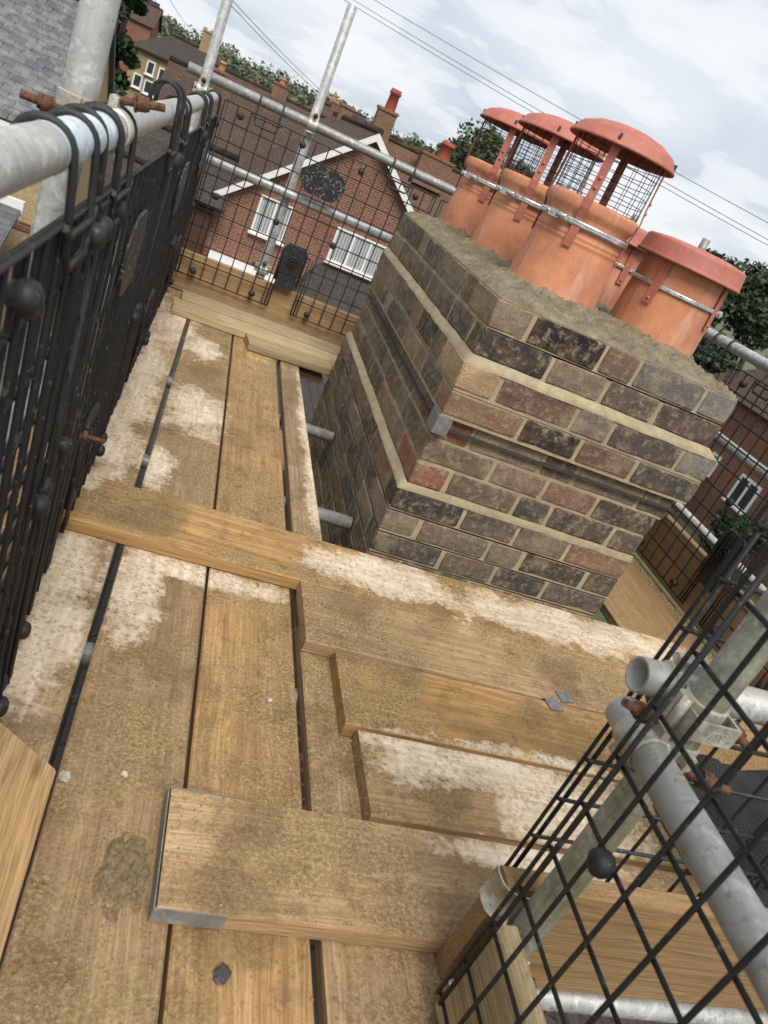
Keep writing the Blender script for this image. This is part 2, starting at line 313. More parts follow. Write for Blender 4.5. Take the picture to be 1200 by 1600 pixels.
# ------------------------------------------------------------------ mesh helper
class MB:
    def __init__(s): s.v = []; s.f = []; s.sm = []; s.uv = []
    def face(s, idx, smooth=False, uv=None): s.f.append(tuple(idx)); s.sm.append(smooth); s.uv.append(uv)
    def box(s, lo, hi, mat=None):
        b = len(s.v); (x0, y0, z0), (x1, y1, z1) = lo, hi
        P = [(x0, y0, z0), (x1, y0, z0), (x1, y1, z0), (x0, y1, z0), (x0, y0, z1), (x1, y0, z1), (x1, y1, z1), (x0, y1, z1)]
        s.v += [tuple(mat @ Vector(q)) if mat else q for q in P]
        dx, dy, dz = x1 - x0, y1 - y0, z1 - z0
        for q, (a, c) in (((0, 3, 2, 1), (dy, dx)), ((4, 5, 6, 7), (dx, dy)), ((0, 1, 5, 4), (dx, dz)), ((1, 2, 6, 5), (dy, dz)), ((2, 3, 7, 6), (dx, dz)), ((3, 0, 4, 7), (dy, dz))):
            s.face([b + i for i in q], False, [(0, 0), (a, 0), (a, c), (0, c)])
        return s
    def cbox(s, c, size, mat=None):
        return s.box([c[i] - size[i] / 2 for i in range(3)], [c[i] + size[i] / 2 for i in range(3)], mat)
    def quad(s, a, b_, c, d, off=(0, 0)):
        b = len(s.v); s.v += [tuple(a), tuple(b_), tuple(c), tuple(d)]
        U = (Vector(b_) - Vector(a)); lu = U.length or 1; U = U / lu
        def uvp(q):
            q = Vector(q) - Vector(a); u = q.dot(U); return (u + off[0], (q - U * u).length + off[1])
        s.face((b, b + 1, b + 2, b + 3), False, [uvp(q) for q in (a, b_, c, d)]); return s
    def tri(s, a, b_, c):
        b = len(s.v); s.v += [tuple(a), tuple(b_), tuple(c)]
        U = (Vector(b_) - Vector(a)).normalized()
        def uvp(q):
            q = Vector(q) - Vector(a); u = q.dot(U); return (u, (q - U * u).length)
        s.face((b, b + 1, b + 2), False, [uvp(q) for q in (a, b_, c)]); return s
    def slab(s, a, b_, c, d, th):
        n = (Vector(b_) - Vector(a)).cross(Vector(d) - Vector(a)).normalized() * th
        P = [Vector(q) for q in (a, b_, c, d)]; Q = [q - n for q in P]
        s.quad(*P); s.quad(Q[3], Q[2], Q[1], Q[0])
        for i in range(4): s.quad(Q[i], Q[(i + 1) % 4], P[(i + 1) % 4], P[i])
        return s
    def tube(s, pts, r, n=8, caps=True, closed=False, radii=None):
        pts = [Vector(q) for q in pts]; m = len(pts); b0 = len(s.v); up = None
        for i, q in enumerate(pts):
            if closed: d = (pts[(i + 1) % m] - pts[i - 1])
            else: d = (pts[min(i + 1, m - 1)] - pts[max(i - 1, 0)])
            d.normalize()
            if up is None:
                up = Vector((0, 0, 1)) if abs(d.z) < .9 else Vector((1, 0, 0))
            sx = d.cross(up).normalized(); up = sx.cross(d).normalized()
            rr = radii[i] if radii else r
            for k in range(n):
                a = 2 * math.pi * k / n
                s.v.append(tuple(q + (sx * math.cos(a) + up * math.sin(a)) * rr))
        for i in range(m if closed else m - 1):
            j = (i + 1) % m
            for k in range(n):
                k2 = (k + 1) % n
                s.face((b0 + i * n + k, b0 + i * n + k2, b0 + j * n + k2, b0 + j * n + k), n > 4)
        if caps and not closed:
            s.face([b0 + k for k in range(n)][::-1]); s.face([b0 + (m - 1) * n + k for k in range(n)])
        return s
    def lathe(s, prof, n=32, mat=None, capb=False, capt=False):
        b = len(s.v)
        for r, z in prof:
            for k in range(n):
                a = 2 * math.pi * k / n; q = Vector((r * math.cos(a), r * math.sin(a), z))
                s.v.append(tuple(mat @ q) if mat else tuple(q))
        for i in range(len(prof) - 1):
            for k in range(n):
                k2 = (k + 1) % n
                s.face((b + i * n + k, b + i * n + k2, b + (i + 1) * n + k2, b + (i + 1) * n + k), True)
        if capb: s.face([b + k for k in range(n)][::-1])
        if capt: s.face([b + (len(prof) - 1) * n + k for k in range(n)])
        return s
    def mesh(s, name, mat):
        me = bpy.data.meshes.new(name); me.from_pydata(s.v, [], s.f); me.validate()
        if len(me.polygons) == len(s.sm):
            me.polygons.foreach_set('use_smooth', s.sm)
            if any(u for u in s.uv):
                L = me.uv_layers.new(name='UVMap'); k = 0
                for fi, fc in enumerate(s.f):
                    u = s.uv[fi]
                    for j in range(len(fc)): L.data[k].uv = u[j] if u else (0, 0); k += 1
        if mat: me.materials.append(MAT[mat] if isinstance(mat, str) else mat)
        me.update(); return me
    def build(s, name, mat, parent=None, loc=None, rot=None):
        o = bpy.data.objects.new(name, s.mesh(name, mat)); COL.objects.link(o)
        if parent: o.parent = parent
        if loc: o.location = loc
        if rot: o.rotation_euler = rot
        return o
def empty(name, loc=(0, 0, 0), rot=(0, 0, 0)):
    o = bpy.data.objects.new(name, None); o.empty_display_size = .1; COL.objects.link(o); o.location = loc; o.rotation_euler = rot; return o
def tag(o, label=None, cat=None, group=None, kind=None):
    if label: o['label'] = label
    if cat: o['category'] = cat
    if group: o['group'] = group
    if kind: o['kind'] = kind
    return o
def link_obj(name, me, parent=None, loc=(0, 0, 0), rot=(0, 0, 0)):
    o = bpy.data.objects.new(name, me); COL.objects.link(o); o.parent = parent; o.location = loc; o.rotation_euler = rot; return o
def axis_mat(a, b, c, o): return Matrix(((a[0], b[0], c[0], o[0]), (a[1], b[1], c[1], o[1]), (a[2], b[2], c[2], o[2]), (0, 0, 0, 1)))

# ================================================================== THE SETTING
GZ = -6.5
# terrain: one sheet rising gently to a wooded skyline
xs = [-900, -500, -260, -140, -80, -40, -20, 0, 20, 40, 80, 140, 260, 500, 900]; ys = [-300, -100, -30, 0, 20, 40, 60, 90, 130, 200, 300, 420, 560, 800, 1500]
def terr(x, y):
    return GZ + max(0, y - 45) * .024 if y < 560 else GZ + 515 * .024 + (y - 560) * .004
b = MB()
for y in ys:
    for x in xs: b.v.append((x, y, terr(x, y)))
n = len(xs)
for j in range(len(ys) - 1):
    for i in range(n - 1): b.face((j * n + i, j * n + i + 1, (j + 1) * n + i + 1, (j + 1) * n + i), True)
tag(b.build('ground', 'grass'), kind='structure')

def window(parent, pts_center, wd, ht, face, mull=1, pane='pane', fr=.07):
    """window part with frame bars as its own mesh, panes and sill as sub-parts. face: '-y' or '-x'"""
    x, y, z = pts_center
    def P(u, d, v): return (x + u, y - d, z + v) if face == '-y' else (x - d, y - u, z + v)
    def bx(mb, u0, u1, d0, d1, v0, v1):
        a = P(u0, d0, v0); c = P(u1, d1, v1); mb.box([min(a[i], c[i]) for i in range(3)], [max(a[i], c[i]) for i in range(3)])
    m = MB(); h = ht / 2; q = wd / 2
    bx(m, -q, q, .0, .06, h - fr, h); bx(m, -q, q, 0, .06, -h, -h + fr)
    bx(m, -q, -q + fr, 0, .058, -h + fr, h - fr); bx(m, q - fr, q, 0, .058, -h + fr, h - fr)
    cells = mull + 1; step = (wd - fr) / cells
    for k in range(1, cells): bx(m, -q + k * step, -q + k * step + fr, 0, .056, -h + fr, h - fr)
    wobj = m.build('window', 'white', parent)
    for k in range(cells):
        m = MB(); u0 = -q + k * step + fr; u1 = -q + (k + 1) * step
        m.quad(P(u0, .02, -h + fr), P(u1, .02, -h + fr), P(u1, .02, h - fr), P(u0, .02, h - fr)); m.build('pane', pane, wobj)
    m = MB(); bx(m, -q - .06, q + .06, .061, .16, -h - .07, -h); m.build('sill', 'white', wobj)
    return wobj
def far_stack(parent, c, sx, sy, z0, z1, wallmat, pots, name='chimney'):
    m = MB(); m.box((c[0] - sx / 2, c[1] - sy / 2, z0), (c[0] + sx / 2, c[1] + sy / 2, z1)); m.box((c[0] - sx / 2 - .05, c[1] - sy / 2 - .05, z1 + .002), (c[0] + sx / 2 + .05, c[1] + sy / 2 + .05, z1 + .12))
    st = m.build(name, wallmat, parent)
    for px, r, h, mt in pots:
        m = MB(); mm = Matrix.Translation((c[0] + px, c[1], z1 + .12))
        m.lathe([(r * 1.05, 0), (r * .92, h * .72), (r * 1.12, h * .76), (r * 1.12, h * .86), (r, h * .9), (r, h), (r * .7, h)], 14, mm); m.build('chimney_pot', mt, st)
    return st

# ---- red brick gable house facing the scaffold
G = tag(empty('brick_house', (3.64, 25, GZ)), 'red brick gabled house with white bargeboards beyond the far guard rail', 'house')
def inG(mb, name, mat, par=None):
    o = mb.build(name, mat); o.parent = par or G
    if par is None: o.matrix_parent_inverse = Matrix.Translation((-3.64, -25, -GZ))
    return o
gx0, gx1, gy0, gy1, ez, az_, ax = -.15, 7.43, 25, 40, -2.0, 1.22, 3.64
m = MB()
m.quad((gx0, gy0, GZ), (gx1, gy0, GZ), (gx1, gy0, ez), (gx0, gy0, ez)); m.tri((gx0, gy0, ez), (gx1, gy0, ez), (ax, gy0, az_))
m.quad((gx0, gy1, GZ), (gx0, gy0, GZ), (gx0, gy0, ez), (gx0, gy1, ez)); m.quad((gx1, gy0, GZ), (gx1, gy1, GZ), (gx1, gy1, ez), (gx1, gy0, ez)); m.quad((gx1, gy1, GZ), (gx0, gy1, GZ), (gx0, gy1, ez), (gx1, gy1, ez)); m.tri((gx1, gy1, ez), (gx0, gy1, ez), (ax, gy1, az_))
inG(m, 'wall', 'bw_red')
m = MB(); sl = (az_ - ez) / (ax - gx0)
for s in (-1, 1):
    xe = ax + s * (ax - gx0 + .3); ze = ez - sl * .3
    A = (xe, gy0 - .25, ze + .1), (xe, gy1 + .25, ze + .1), (ax, gy1 + .25, az_ + .1), (ax, gy0 - .25, az_ + .1)
    if s > 0: m.slab(A[0], A[1], A[2], A[3], .12)
    else: m.slab(A[1], A[0], A[3], A[2], .12)
roofG = inG(m, 'roof', 'tile_brown')
m = MB(); m.tube([(ax, gy0 - .25, az_ + .12), (ax, gy1 + .25, az_ + .12)], .12, 8); inG(m, 'ridge_tiles', 'tile_warm')
for s in (-1, 1):
    m = MB(); xe = ax + s * (ax - gx0 + .28); ze = ez - sl * .28
    m.slab((xe, gy0 - .262, ze - .16), (ax, gy0 - .262, az_ - .16), (ax, gy0 - .262, az_ + .075), (xe, gy0 - .262, ze + .075), .03) if s < 0 else m.slab((ax, gy0 - .262, az_ - .16), (xe, gy0 - .262, ze - .16), (xe, gy0 - .262, ze + .075), (ax, gy0 - .262, az_ + .075), .03)
    inG(m, 'bargeboard', 'white')
def winG(*a, **k):
    o = window(None, *a, **k); o.parent = G; o.matrix_parent_inverse = Matrix.Translation((-3.64, -25, -GZ)); return o
winG((1.53, 25, -2.19), 1.04, 1.12, '-y', 1)
winG((4.4, 25, -2.15), 1.8, 1.08, '-y', 2)
winG((1.2, 25, -4.8), 1.6, 1.2, '-y', 2)
m = MB(); m.box((.05, 23.7, -3.98), (2.6, 24.99, -3.72)); inG(m, 'canopy', 'white')
m = MB(); m.box((.15, 23.9, -6.4), (2.5, 24.98, -3.99)); inG(m, 'porch_wall', 'pane_dark')
m = MB()
m.slab((2.75, 23.6, -3.86), (5.9, 23.6, -3.86), (5.2, 24.98, -2.85), (3.35, 24.98, -2.85), .08)
m.slab((2.75, 24.98, -3.86), (2.75, 23.6, -3.86), (3.35, 24.98, -2.85), (3.35, 24.985, -2.85), .06); m.slab((5.9, 23.6, -3.86), (5.9, 24.98, -3.86), (5.2, 24.985, -2.85), (5.2, 24.98, -2.85), .06)
inG(m, 'bay_roof', 'tile_dark')
m = MB(); m.box((2.7, 23.52, -3.98), (5.95, 23.62, -3.87)); inG(m, 'gutter', 'galv_dark')
m = MB(); m.box((2.95, 23.8, -6.45), (5.7, 24.985, -4.0)); inG(m, 'bay_wall', 'bw_red')
m = MB(); m.box((3.2, 23.72, -5.6), (5.5, 23.799, -4.2)); inG(m, 'bay_window', 'white')
o = far_stack(None, (ax, 36), .55, .5, 1.1, 1.72, 'bw_brown', []); o.parent = G; o.matrix_parent_inverse = Matrix.Translation((-3.64, -25, -GZ))
# small vent pipes on the wall are left to the wall material; timber clad outbuilding on its left
def gable_house(name, label, x0, x1, y0, y1, ez, rz, ridge, wallm, roofm, base=GZ, wins=(), stacks=(), hip=0.0, over=.3, face='-y', cat='house'):
    H = tag(empty(name, ((x0 + x1) / 2, (y0 + y1) / 2, base)), label, cat)
    inv = Matrix.Translation((-(x0 + x1) / 2, -(y0 + y1) / 2, -base))
    def add(mb, nm, mt):
        o = mb.build(nm, mt); o.parent = H; o.matrix_parent_inverse = inv; return o
    m = MB()
    for a, c in (((x0, y0), (x1, y0)), ((x1, y0), (x1, y1)), ((x1, y1), (x0, y1)), ((x0, y1), (x0, y0))):
        m.quad((*a, base), (*c, base), (*c, ez), (*a, ez))
    cx, cy = (x0 + x1) / 2, (y0 + y1) / 2
    if hip == 0:
        if ridge == 'x': m.tri((x1, y0, ez), (x1, y1, ez), (x1, cy, rz)); m.tri((x0, y1, ez), (x0, y0, ez), (x0, cy, rz))
        else: m.tri((x0, y0, ez), (x1, y0, ez), (cx, y0, rz)); m.tri((x1, y1, ez), (x0, y1, ez), (cx, y1, rz))
    add(m, 'wall', wallm)
    m = MB(); X0, X1, Y0, Y1 = x0 - over, x1 + over, y0 - over, y1 + over
    if ridge == 'x':
        s_ = (rz - ez) / (cy - y0); e = ez - s_ * over + .1; rt = rz + .1; a0, a1 = X0 + hip, X1 - hip
        m.slab((X0, Y0, e), (X1, Y0, e), (a1, cy, rt), (a0, cy, rt), .12); m.slab((X1, Y1, e), (X0, Y1, e), (a0, cy, rt), (a1, cy, rt), .12)
        if hip: m.slab((X1, Y0, e), (X1, Y1, e), (a1, cy + .01, rt), (a1, cy - .01, rt), .12); m.slab((X0, Y1, e), (X0, Y0, e), (a0, cy - .01, rt), (a0, cy + .01, rt), .12)
        rp = [(a0, cy, rt + .02), (a1, cy, rt + .02)]
    else:
        s_ = (rz - ez) / (cx - x0); e = ez - s_ * over + .1; rt = rz + .1; a0, a1 = Y0 + hip, Y1 - hip
        m.slab((X0, Y1, e), (X0, Y0, e), (cx, a0, rt), (cx, a1, rt), .12); m.slab((X1, Y0, e), (X1, Y1, e), (cx, a1, rt), (cx, a0, rt), .12)
        if hip: m.slab((X0, Y0, e), (X1, Y0, e), (cx + .01, a0, rt), (cx - .01, a0, rt), .12); m.slab((X1, Y1, e), (X0, Y1, e), (cx - .01, a1, rt), (cx + .01, a1, rt), .12)
        rp = [(cx, a0, rt + .02), (cx, a1, rt + .02)]
    rf = add(m, 'roof', roofm)
    m = MB(); m.tube(rp, .11, 8); add(m, 'ridge_tiles', roofm)
    for wd in wins:
        o = window(None, *wd[:4], **wd[4]) if len(wd) > 4 else window(None, *wd); o.parent = H; o.matrix_parent_inverse = inv
    for st in stacks:
        o = far_stack(None, *st); o.parent = H; o.matrix_parent_inverse = inv
    return H
D = {'pane': 'pane_dark', 'fr': .09}
gable_house('clad_outbuilding', 'dark brown timber clad building just left of the red brick gable', -4.6, -.2, 24.6, 27.5, -2.3, -1.2, 'x', 'cladding', 'tile_dark')
gable_house('terraced_house', 'brown tiled terrace roof behind the dark clad outbuilding', -3.1, 3.2, 30, 39, -2.6, .45, 'x', 'bw_brown', 'tile_brown',
            stacks=[((-1.5, 34.5), .5, .5, .2, .85, 'bw_brown', [(0, .12, .3, 'pot_tan')])])
gable_house('rear_house', 'brown roofed house with two tall red chimney pots behind the gable', 4.3, 9.6, 33.5, 41.5, -2.2, 1.25, 'x', 'bw_brown', 'tile_warm',
            stacks=[((5.5, 37.5), .85, .7, 1.0, 2.3, 'bw_brown', [(.05, .24, .85, 'pot_red')]), ((8.1, 36.3), 1.5, .8, .2, 1.45, 'bw_brown', [(.25, .3, .7, 'pot_red')])])
YW = [((-6.9, 60, -.9), .55, .85, '-y', {'mull': 0, **D}), ((-6.1, 60, -1.0), .55, .85, '-y', {'mull': 0, **D}), ((-4.1, 60, -.7), 1.5, .95, '-y', {'mull': 2, **D}), ((-7.5, 60, -1.95), .6, .85, '-y', {'mull': 0, **D}), ((-6.5, 60, -2.05), 1.1, .85, '-y', {'mull': 0, **D})]
gable_house('yellow_house', 'yellow brick house with small white windows and hipped brown roof', -8.2, -1.6, 60, 68, .0, 1.4, 'x', 'bw_yellow', 'tile_dark', base=-6.3, wins=YW, hip=2.0,
            stacks=[((-4.25, 64), .7, .6, 1.0, 2.65, 'bw_yellow', [(-.3, .14, .12, 'pot_tan'), (.2, .14, .12, 'pot_tan')])])
gable_house('distant_house', 'long brown roof rising behind the terrace left of the gable ridge', -2.5, 5.5, 46, 55, -1.3, .85, 'x', 'bw_brown', 'tile_brown', stacks=[((1.2, 50.5), .9, .6, .6, 1.5, 'bw_brown', [(0, .15, .3, 'pot_tan')])])
gable_house('distant_house', 'distant brown roof with two tan pots right of the yellow house', 5.2, 12, 66, 74, -.3, 1.75, 'x', 'bw_brown', 'tile_brown', base=-6.2, stacks=[((6.2, 70), .8, .6, 1.5, 2.2, 'bw_brown', [(0, .16, .3, 'pot_tan')])])
gable_house('distant_house', 'farthest left red brick house with white gable trim on the hillside', -19, -13, 105, 112, 1.6, 3.6, 'x', 'bw_red', 'tile_brown', base=-5.5)
gable_house('distant_house', 'low white fronted house high on the hillside at far left', -21.5, -16.2, 128, 134, 3.0, 4.6, 'x', 'white', 'tile_dark', base=-5)
gable_house('distant_house', 'small grey roofed house on the skyline right of the first far chimney', 8, 14, 110, 118, 1.2, 2.9, 'x', 'bw_brown', 'tile_dark', base=-5.2, stacks=[((9.5, 114), .9, .7, 2.6, 3.7, 'bw_yellow', [(0, .16, .4, 'pot_tan')])])
# ---- house to the right behind the chimney
RW = [((20, 24.2, -4.1), .55, .8, '-x', {'mull': 0, **D}), ((20, 21.9, -4.2), 1.2, 1.1, '-x', {'mull': 1, **D}), ((20, 18.2, -4.2), 1.2, 1.1, '-x', {'mull': 1, **D})]
gable_house('brick_house', 'red brick house with brown roof seen right of the chimney stack', 20, 29, 11, 27.2, -1.45, 2.6, 'y', 'bw_red', 'tile_brown', wins=RW, hip=4.2)
gable_house('garden_shed', 'small dark roofed outhouse behind the right hand brick house', 17.5, 21, 32, 37, -3.0, -1.6, 'x', 'bw_brown', 'tile_dark')
# ---- slate roofed house on the left
S = tag(empty('slate_house', (-6.5, 18, GZ)), 'house with grey slate roof at the top left behind the near standard', 'house')
Sinv = Matrix.Translation((6.5, -18, -GZ))
def inS(o, par=None):
    o.parent = par or S
    if par is None: o.matrix_parent_inverse = Sinv
    return o
sx0, sx1, sy0, sy1, sez, srz = -12, -3.1, 16.3, 21.3, -1.15, 1.05
m = MB()
for a, c in (((sx0, sy0), (sx1, sy0)), ((sx1, sy0), (sx1, sy1)), ((sx1, sy1), (sx0, sy1)), ((sx0, sy1), (sx0, sy0))): m.quad((*a, GZ), (*c, GZ), (*c, sez), (*a, sez))
scy = (sy0 + sy1) / 2
m.tri((sx1, sy0, sez), (sx1, sy1, sez), (sx1, scy, srz)); m.tri((sx0, sy1, sez), (sx0, sy0, sez), (sx0, scy, srz))
inS(m.build('wall', 'render'))
m = MB(); m.box((sx0 - .01, sy0 - .03, sez - .42), (sx1 + .01, sy0 - .001, sez - .05)); inS(m.build('brick_band', 'bw_red'))
m = MB(); m.box((sx0 - .01, sy0 - .03, sez - 1.9), (sx1 + .01, sy0 - .001, sez - 1.75)); inS(m.build('brick_band', 'bw_red'))
m = MB(); m.box((sx0 - .1, sy0 - .42, sez - .2), (sx1 + .1, sy0 - .32, sez - .09)); inS(m.build('gutter', 'white'))
e0 = Vector((0, sy0 - .35, sez - .05)); e1 = Vector((0, scy, srz)); sdv = (e1 - e0); SL = sdv.length; sdv.normalize(); sn = Vector((1, 0, 0)).cross(sdv).normalized()
m = MB()
P = lambda x, d, h=0: tuple(Vector((x, e0.y, e0.z)) + sdv * d + sn * h)
m.slab(P(sx0 - .1, 0), P(sx1 + .1, 0), P(sx1 + .1, SL), P(sx0 - .1, SL), .08)
m.slab((sx1 + .1, sy1 + .35, sez - .05), (sx0 - .1, sy1 + .35, sez - .05), (sx0 - .1, scy, srz), (sx1 + .1, scy, srz), .08)
roofS = inS(m.build('roof', 'slate_field'))
m = MB(); m.tube([(sx0, scy, srz + .05), (sx1 + .1, scy, srz + .05)], .1, 8); inS(m.build('ridge_tiles', 'slate_field'))
gau = .155; wd_ = .30
smesh = []
for k in range(4):
    m = MB(); m.box((-wd_ / 2 + .003, -.02, 0), (wd_ / 2 - .003 - .002 * k, gau + .06, .009)); smesh.append(m.mesh('slate', 'slate'))
rotS = axis_mat((1, 0, 0), sdv, sn, (0, 0, 0)).to_euler()
cnt = 0; rest = MB(); nrow = int(SL / gau)
for j in range(nrow):
    for i in range(30):
        x = sx1 + .1 - wd_ / 2 - i * wd_ - (wd_ / 2 if j % 2 else 0)
        if x < sx0: continue
        base = Vector(P(x, j * gau, .012 + random.uniform(0, .004)))
        tl = .035
        if i < 9 and cnt < 290:
            o = link_obj('slate', random.choice(smesh)); o.rotation_euler = (rotS[0] - tl + random.uniform(-.008, .008), rotS[1], random.uniform(-.006, .006)); o.location = base + sn * .008
            inS(o); cnt += 1
        elif x > -9:
            mm = axis_mat((1, 0, 0), sdv, sn, base); rest.box((-wd_ / 2 + .003, -.02, 0), (wd_ / 2 - .003, gau + .05, .009), mm)
tag(inS(rest.build('slate_field', 'slate')), kind='stuff')
# slate porch in front of the slate house
PZ = tag(empty('slate_porch', (-3.9, 14.3, GZ)), 'small slate porch roof with white fascias low at the left edge', 'porch'); Pinv = Matrix.Translation((3.9, -14.3, -GZ))
def inP(o): o.parent = PZ; o.matrix_parent_inverse = Pinv; return o
m = MB(); m.slab((-6.5, 13.3, -3.75), (-3.32, 13.3, -3.75), (-3.32, 15.6, -2.55), (-6.5, 15.6, -2.55), .06); inP(m.build('roof', 'slate_field'))
m = MB(); m.box((-6.5, 13.2, -3.95), (-3.3, 13.29, -3.72)); inP(m.build('fascia', 'white'))
m = MB(); m.box((-6.5, 15.61, -2.6), (-3.3, 15.75, -2.4)); inP(m.build('flashing', 'white'))
m = MB(); m.box((-6.4, 13.4, GZ), (-3.4, 15.6, -3.96)); inP(m.build('wall', 'render'))
gable_house('cream_house', 'cream boarded house wall glimpsed under the left hand rail', -4.4, -2.2, 21.9, 27, -3.3, -2.2, 'x', 'cream', 'tile_dark')

# ---- trees
def tree(name, label, c, base, top, rad, nleaf, mat, lsz=(.12, .26), group=None, squash=1.0, seed=1, nl=22, zmin=.14):
    rs = random.Random(seed); T = tag(empty(name, (c[0], c[1], base)), label, 'tree', group); hgt = top - base
    m = MB(); m.tube([(0, 0, -.2), (.1, 0, hgt * .3), (-.05, .1, hgt * .55), (.05, 0, hgt * .8)], .2, 8, radii=[.02 * hgt + .1, .016 * hgt + .07, .12, .04])
    lobes = []
    for k in range(nl):
        a = rs.uniform(0, 6.283); rr = rad * math.sqrt(rs.uniform(0, 1)) * .85; zc = rs.uniform(zmin, .93)
        sc = 1 - .75 * abs(zc - .5) ** 1.3
        q = Vector((math.cos(a) * rr * sc, math.sin(a) * rr * sc, hgt * zc)); lobes.append((q, rad * rs.uniform(.2, .42)))
        if k < 9: m.tube([(0, 0, hgt * rs.uniform(.2, .45)), q * .6 + Vector((0, 0, hgt * .12)), q], .06, 5, radii=[.09, .06, .02])
    m.build('trunk', 'bark', T)
    m = MB()
    for k in range(nleaf):
        q, r_ = lobes[rs.randrange(len(lobes))]
        d = Vector((rs.gauss(0, 1), rs.gauss(0, 1), rs.gauss(0, 1))).normalized() * r_ * (rs.uniform(0, 1) ** .45)
        d.z *= .8 * squash; p_ = q + d
        s_ = rs.uniform(*lsz); u = Vector((rs.gauss(0, 1), rs.gauss(0, 1), rs.gauss(0, .6))).normalized(); v = u.cross(Vector((rs.gauss(0, 1), rs.gauss(0, 1), rs.gauss(0, 1)))).normalized()
        i = len(m.v); m.v += [tuple(p_ - u * s_), tuple(p_ + v * s_ * .5), tuple(p_ + u * s_), tuple(p_ - v * s_ * .5)]; m.face((i, i + 1, i + 2, i + 3))
    m.build('crown', mat, T); return T
TG = 'trees behind the houses'
tree('garden_tree', 'loose green tree behind the cowls and between the red pots', (12.3, 52), GZ, 4.5, 4.3, 16000, 'leaf', (.11, .24), TG, seed=3, nl=34)
tree('garden_tree', 'lower dark tree below the loose tree left of the chimney pots', (9.8, 47), GZ, 1.2, 2.9, 9000, 'leaf_dark', (.12, .25), TG, seed=4)
tree('garden_tree', 'rounded tree half hidden behind the tall cowls', (17.2, 52), GZ, 3.9, 3.6, 12000, 'leaf', (.12, .27), TG, seed=5)
tree('garden_tree', 'tall dark tree right of the flat capped pots', (22.8, 34.5), GZ, 3.2, 3.6, 14000, 'leaf_dark', (.1, .22), TG, seed=6)
tree('garden_tree', 'dark tree at the right edge above the brick house roof', (28.5, 37), GZ, 4.3, 4.2, 14000, 'leaf_dark', (.1, .22), TG, seed=8)
tree('garden_tree', 'low dark tree filling the gap under the right hand trees', (20.5, 38), GZ, .6, 3.4, 11000, 'leaf_dark', (.1, .24), TG, seed=18)
tree('garden_tree', 'dark evergreen beside the near standard at top left', (-5.25, 33), GZ, 6.2, 1.0, 18000, 'leaf_dark', (.08, .17), TG, seed=9, nl=64, zmin=.3)
tree('garden_tree', 'dark bushy tree left of the yellow house', (-9.6, 52), GZ, 1.3, 2.2, 9000, 'leaf_dark', (.1, .22), TG, seed=10)
tree('garden_tree', 'bushy tree on the slope above the distant brick house', (-17.5, 96), -5.5, 3.4, 3.5, 7000, 'leaf_dark', (.16, .34), TG, seed=11)
tree('garden_bush', 'garden bush with small orange flowers by the right hand house', (18.6, 24.0), GZ, -4.2, 1.2, 3000, 'leaf', (.06, .13), seed=12)
tree('garden_bush', 'dark hedge bush under the windows of the right hand house', (18.9, 19.8), GZ, -4.5, 1.3, 3500, 'leaf_dark', (.06, .13), seed=13)
tree('garden_bush', 'small green bush at the foot of the yellow house', (-6.6, 58), GZ + .2, -3.0, 1.0, 1500, 'leaf', (.08, .16), seed=14)
# far wooded skyline
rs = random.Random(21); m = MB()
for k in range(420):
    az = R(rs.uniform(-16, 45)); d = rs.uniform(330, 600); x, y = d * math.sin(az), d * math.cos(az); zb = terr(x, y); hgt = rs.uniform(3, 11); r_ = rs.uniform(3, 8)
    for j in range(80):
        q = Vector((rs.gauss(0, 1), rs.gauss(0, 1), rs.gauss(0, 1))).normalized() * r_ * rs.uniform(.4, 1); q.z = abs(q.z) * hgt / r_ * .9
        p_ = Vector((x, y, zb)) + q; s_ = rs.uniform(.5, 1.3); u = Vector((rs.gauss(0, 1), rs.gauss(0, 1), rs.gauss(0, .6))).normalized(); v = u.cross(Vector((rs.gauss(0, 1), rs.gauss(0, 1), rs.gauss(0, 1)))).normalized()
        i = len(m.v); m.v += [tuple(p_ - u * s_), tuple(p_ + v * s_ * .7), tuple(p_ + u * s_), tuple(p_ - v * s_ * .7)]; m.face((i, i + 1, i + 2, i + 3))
tag(m.build('far_woodland', 'leaf_hazed'), 'wooded hillside along the skyline, coloured pale for haze', 'woodland', kind='stuff')

# ---- the house this scaffold stands on
OH = tag(empty('roof_of_house', (1.2, 1.7, GZ)), 'dark tiled roof below the scaffold boards around the stack', 'house'); Oinv = Matrix.Translation((-1.2, -1.7, -GZ))
m = MB(); m.slab((-2.6, 9.5, -3.4), (-2.6, -2.2, -3.4), (1.2, -2.2, -1.15), (1.2, 9.5, -1.15), .1); m.slab((8.2, -2.2, -5.3), (8.2, 9.5, -5.3), (1.2, 9.5, -1.15), (1.2, -2.2, -1.15), .1)
o = m.build('roof', 'tile_dark'); o.parent = OH; o.matrix_parent_inverse = Oinv
m = MB(); m.box((-2.2, -2.0, GZ), (4.6, 9.3, -3.5)); o = m.build('wall', 'bw_brown'); o.parent = OH; o.matrix_parent_inverse = Oinv

# ================================================================== CHIMNEY STACK
CH = tag(empty('chimney_stack', (1.2, 2.87, -1.0)), 'large dark weathered brick chimney stack rising through the scaffold boards', 'chimney')
CHinv = Matrix.Translation((-1.2, -2.87, 1.0))
def inC(o, par=None):
    o.parent = par or CH
    if par is None: o.matrix_parent_inverse = CHinv
    return o
YB = 3.70
